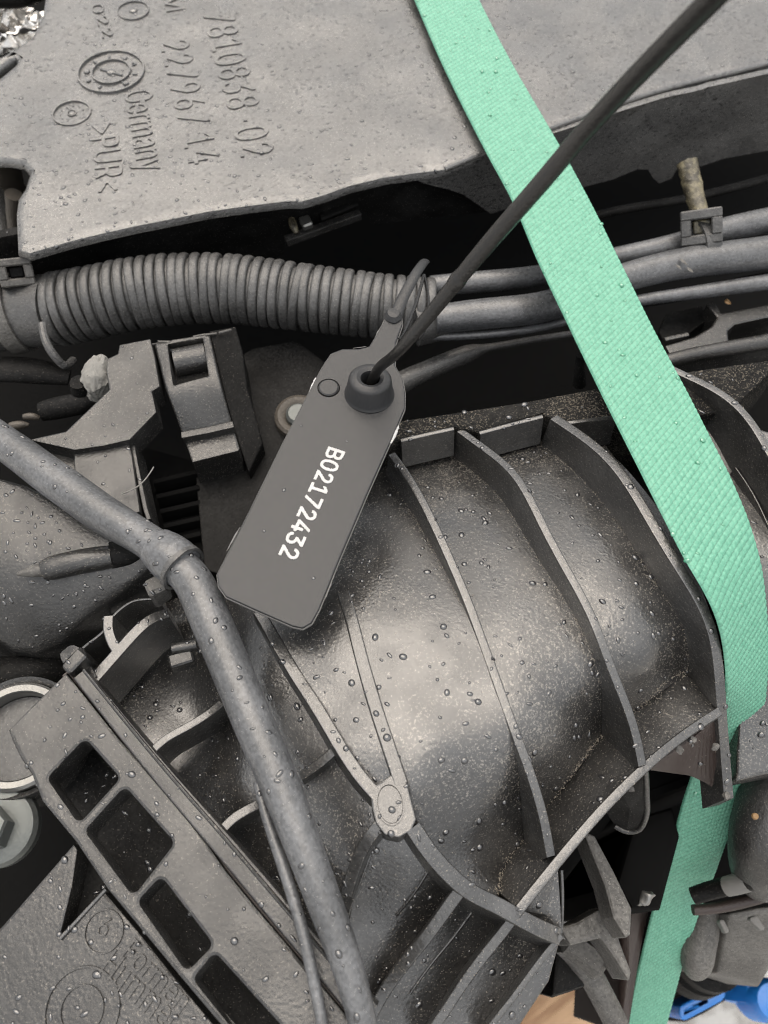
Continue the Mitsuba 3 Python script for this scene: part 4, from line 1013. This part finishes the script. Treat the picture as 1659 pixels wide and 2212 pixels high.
def rain(n, seed):
    """Where n vertical rays first land: points, normals, shape keys; only places that the photograph shows."""
    r = np.random.default_rng(seed)
    xy = np.column_stack([r.uniform(-.17, .19, n), r.uniform(-.17, .24, n)])
    o = np.column_stack([xy, np.full(n, .2)])
    si = caster.ray_intersect(mi.Ray3f(mi.Point3f(*[mi.Float(np.ascontiguousarray(c)) for c in o.T]), mi.Vector3f(0, 0, -1)))
    ok = np.array(si.is_valid())
    p, nn = np.array(si.p).T, np.array(si.n).T
    idx = np.array(dr.reinterpret_array(mi.UInt32, si.shape))
    d = p - CAM
    dist = np.linalg.norm(d, axis=1)
    d = d / dist[:, None]
    s2 = caster.ray_test(mi.Ray3f(mi.Point3f(*[mi.Float(float(c)) for c in CAM]), mi.Vector3f(*[mi.Float(np.ascontiguousarray(c)) for c in d.T]), mi.Float(np.ascontiguousarray(dist * .995)), 0.0, []))
    w = d @ FWD
    u, v = 829.5 + FOC * d[:, 0] / w, 1106 - FOC * (d @ UP) / w
    nn[nn[:, 2] < 0] *= -1
    ok &= ~np.array(s2) & (nn[:, 2] > .35) & (p[:, 2] > -.06) & (u > -10) & (u < 1670) & (v > -10) & (v < 2222)
    reg = dr.reinterpret_array(mi.UInt32, mi.ShapePtr(caster.shapes_dr()))
    table = {int(a): b for a, b in zip(np.array(reg), names)}
    return p[ok], nn[ok], [table.get(int(i), '?') for i in idx[ok]]


def dome():
    prof = [(.0001, .66), (.35, .62), (.65, .49), (.88, .27), (.98, .08), (.97, -.2)]
    return lathe(prof, np.zeros(3), ZH, 18)


KINDS = [('engine_cover', 62, .65, 1.0, 'clear rain droplet on the big lettered cover at the top', 'rain droplets on the engine cover'),
         ('lashing_strap', 62, .5, .95, 'clear rain droplet beaded on the green lashing strap', 'rain droplets on the green strap'),
         ('intake_manifold', 118, .65, 1.1, 'clear rain droplet on the ribbed black intake manifold', 'rain droplets on the intake manifold'),
         ('smooth_hose', 22, .6, .95, 'clear rain droplet on the smooth grey hose', 'rain droplets on the smooth hose'),
         ('vent_panel', 22, .65, 1.1, 'clear rain droplet on the vented panel at the lower left', 'rain droplets on the vented panel'),
         ('intake_canister', 12, .4, .75, 'clear rain droplet on the rounded canister at the left', 'rain droplets on the canister'),
         ('sensor_bracket', 7, .4, .65, 'clear rain droplet on the angular bracket beside the connector', 'rain droplets on the bracket')]
drop_mesh = ply(dome(), 'm_water', True)
drop_green = {**drop_mesh, 'bsdf': {'type': 'ref', 'id': 'm_water_green'}}
pts, nrm, own = rain(60000, 11)
drng = np.random.default_rng(5)
taken, tiny = {k[0]: 0 for k in KINDS}, []


def at_surface(p, n, sx, sy, sz, turn):
    a = unit(np.cross(n, [math.cos(turn), math.sin(turn), .13]))
    b = np.cross(n, a)
    M = np.eye(4)
    M[:3, 0], M[:3, 1], M[:3, 2], M[:3, 3] = a * sx, b * sy, n * sz, p
    return M


placed = []
lim = {'engine_cover': 850, 'lashing_strap': 0, 'intake_manifold': 330, 'smooth_hose': 40, 'vent_panel': 90, 'intake_canister': 50, 'sensor_bracket': 10}
more = {}
for p, n, o in zip(pts, nrm, own):
    root = o.split('__')[0]
    if root not in taken or any(np.abs(p - q).max() < .0016 for q in placed[-400:]):
        continue
    kd = next(k for k in KINDS if k[0] == root)
    if taken[root] < kd[1]:
        taken[root] += 1
        r = drng.uniform(kd[2], kd[3]) * .001
        e = drng.uniform(.85, 1.2)
        k = key_for('rain_droplet')
        scene[k] = {**(drop_green if root == 'lashing_strap' else drop_mesh), 'to_world': T(at_surface(p, n, r * e, r / e, r * drng.uniform(.7, 1.0), drng.uniform(0, 6.3)))}
        labels[k] = {'label': kd[4], 'category': 'droplet', 'group': kd[5]}
        placed.append(p)
    elif more.get(root, 0) < lim[root]:
        more[root] = more.get(root, 0) + 1
        r = drng.uniform(.36, .66) * .001
        M = at_surface(p, n, r * drng.uniform(.8, 2.0), r * drng.uniform(.7, 1.1), r * .9, drng.normal(1.2, .7))
        m = dome()
        m.apply_transform(M)
        tiny.append(m)
        placed.append(p)
seal_spots = R(12, (650, 800), (960, 905), (535, 1235), (400, 1510), (735, 1830), (1000, 490), (1215, 520))
for k_, (u, v) in enumerate(seal_spots[:5]):
    k = key_for('rain_droplet')
    r = [.5, .45, .7, .55, .6][k_] * .001
    scene[k] = {**drop_mesh, 'to_world': T(at_surface(on_tag(u, v), tn, r, r * .85, r * .8, k_ * 1.3))}
    labels[k] = {'label': 'clear rain droplet on the flat face of the seal tag', 'category': 'droplet', 'group': 'rain droplets on the seal tag'}
solo('fine_rain', 'fine spray of the smallest rain droplets over the wet plastic', 'droplets', cat(*tiny), 'm_water', True, kind='stuff')

# grit: grains of sand lying on the manifold, thick in its corners
gp, gn, go = rain(120000, 21)
grng = np.random.default_rng(9)
tetra = np.array([[0, 0, 1.0], [.9, 0, -.4], [-.5, .8, -.4], [-.5, -.8, -.4]])
tf = np.array([[0, 1, 2], [0, 2, 3], [0, 3, 1], [1, 3, 2]])
gv, gf, ng = [], [], 0


def grit(p, n, r):
    global ng
    Q = np.linalg.qr(grng.normal(size=(3, 3)))[0]
    gv.append(p + n * r * .2 + (tetra * grng.uniform(.6, 1.3, (4, 1))) @ Q.T * r)
    gf.append(tf + 4 * ng)
    ng += 1


sparse = {'intake_manifold': .16, 'vent_panel': .05, 'engine_cover': .03, 'intake_canister': .05}
for p, n, o in zip(gp, gn, go):
    if grng.random() < sparse.get(o.split('__')[0], 0):
        grit(p, n, grng.uniform(.08, .2) * .001)
for c in corner[4:]:
    c = np.array([c[0], c[1], max(c[2], float(S1(c[None, :2])[0]))])
    for _ in range(int(grng.integers(4, 26))):
        grit(c + grng.normal(size=3) * [.0006, .0006, .0002] + [0, 0, .0003], ZH, grng.uniform(.1, .24) * .001)
for k, (ptsr, w) in ribs.items():
    path = smooth_path(PP(ptsr), 90, 6)[4:66]
    t2 = np.gradient(path, axis=0)[:, :2]
    t2 /= np.linalg.norm(t2, axis=1, keepdims=True)
    for sd in (-1, 1):
        hgt_ = path[:, 2] - S1(path[:, :2])
        base2 = path[:, :2] + sd * np.stack([-t2[:, 1], t2[:, 0]], 1) * (w * .0005 + .07 * np.maximum(hgt_, 0)[:, None] + .0003)
        for q, h_ in zip(base2, hgt_):
            if h_ > .002 and not (k == 'rib_c' and sd > 0):
                z = float(S1(q[None])[0])
                for _ in range(int(grng.integers(0, 12))):
                    grit(np.array([*q, z + .0002]) + grng.normal(size=3) * [.0004, .0004, .0001], ZH, grng.uniform(.08, .2) * .001)
solo('sandy_grit', 'pale sandy grit lying on the manifold and along its corners', 'grit', (np.vstack(gv), np.vstack(gf)), 'm_dust', False, kind='stuff')
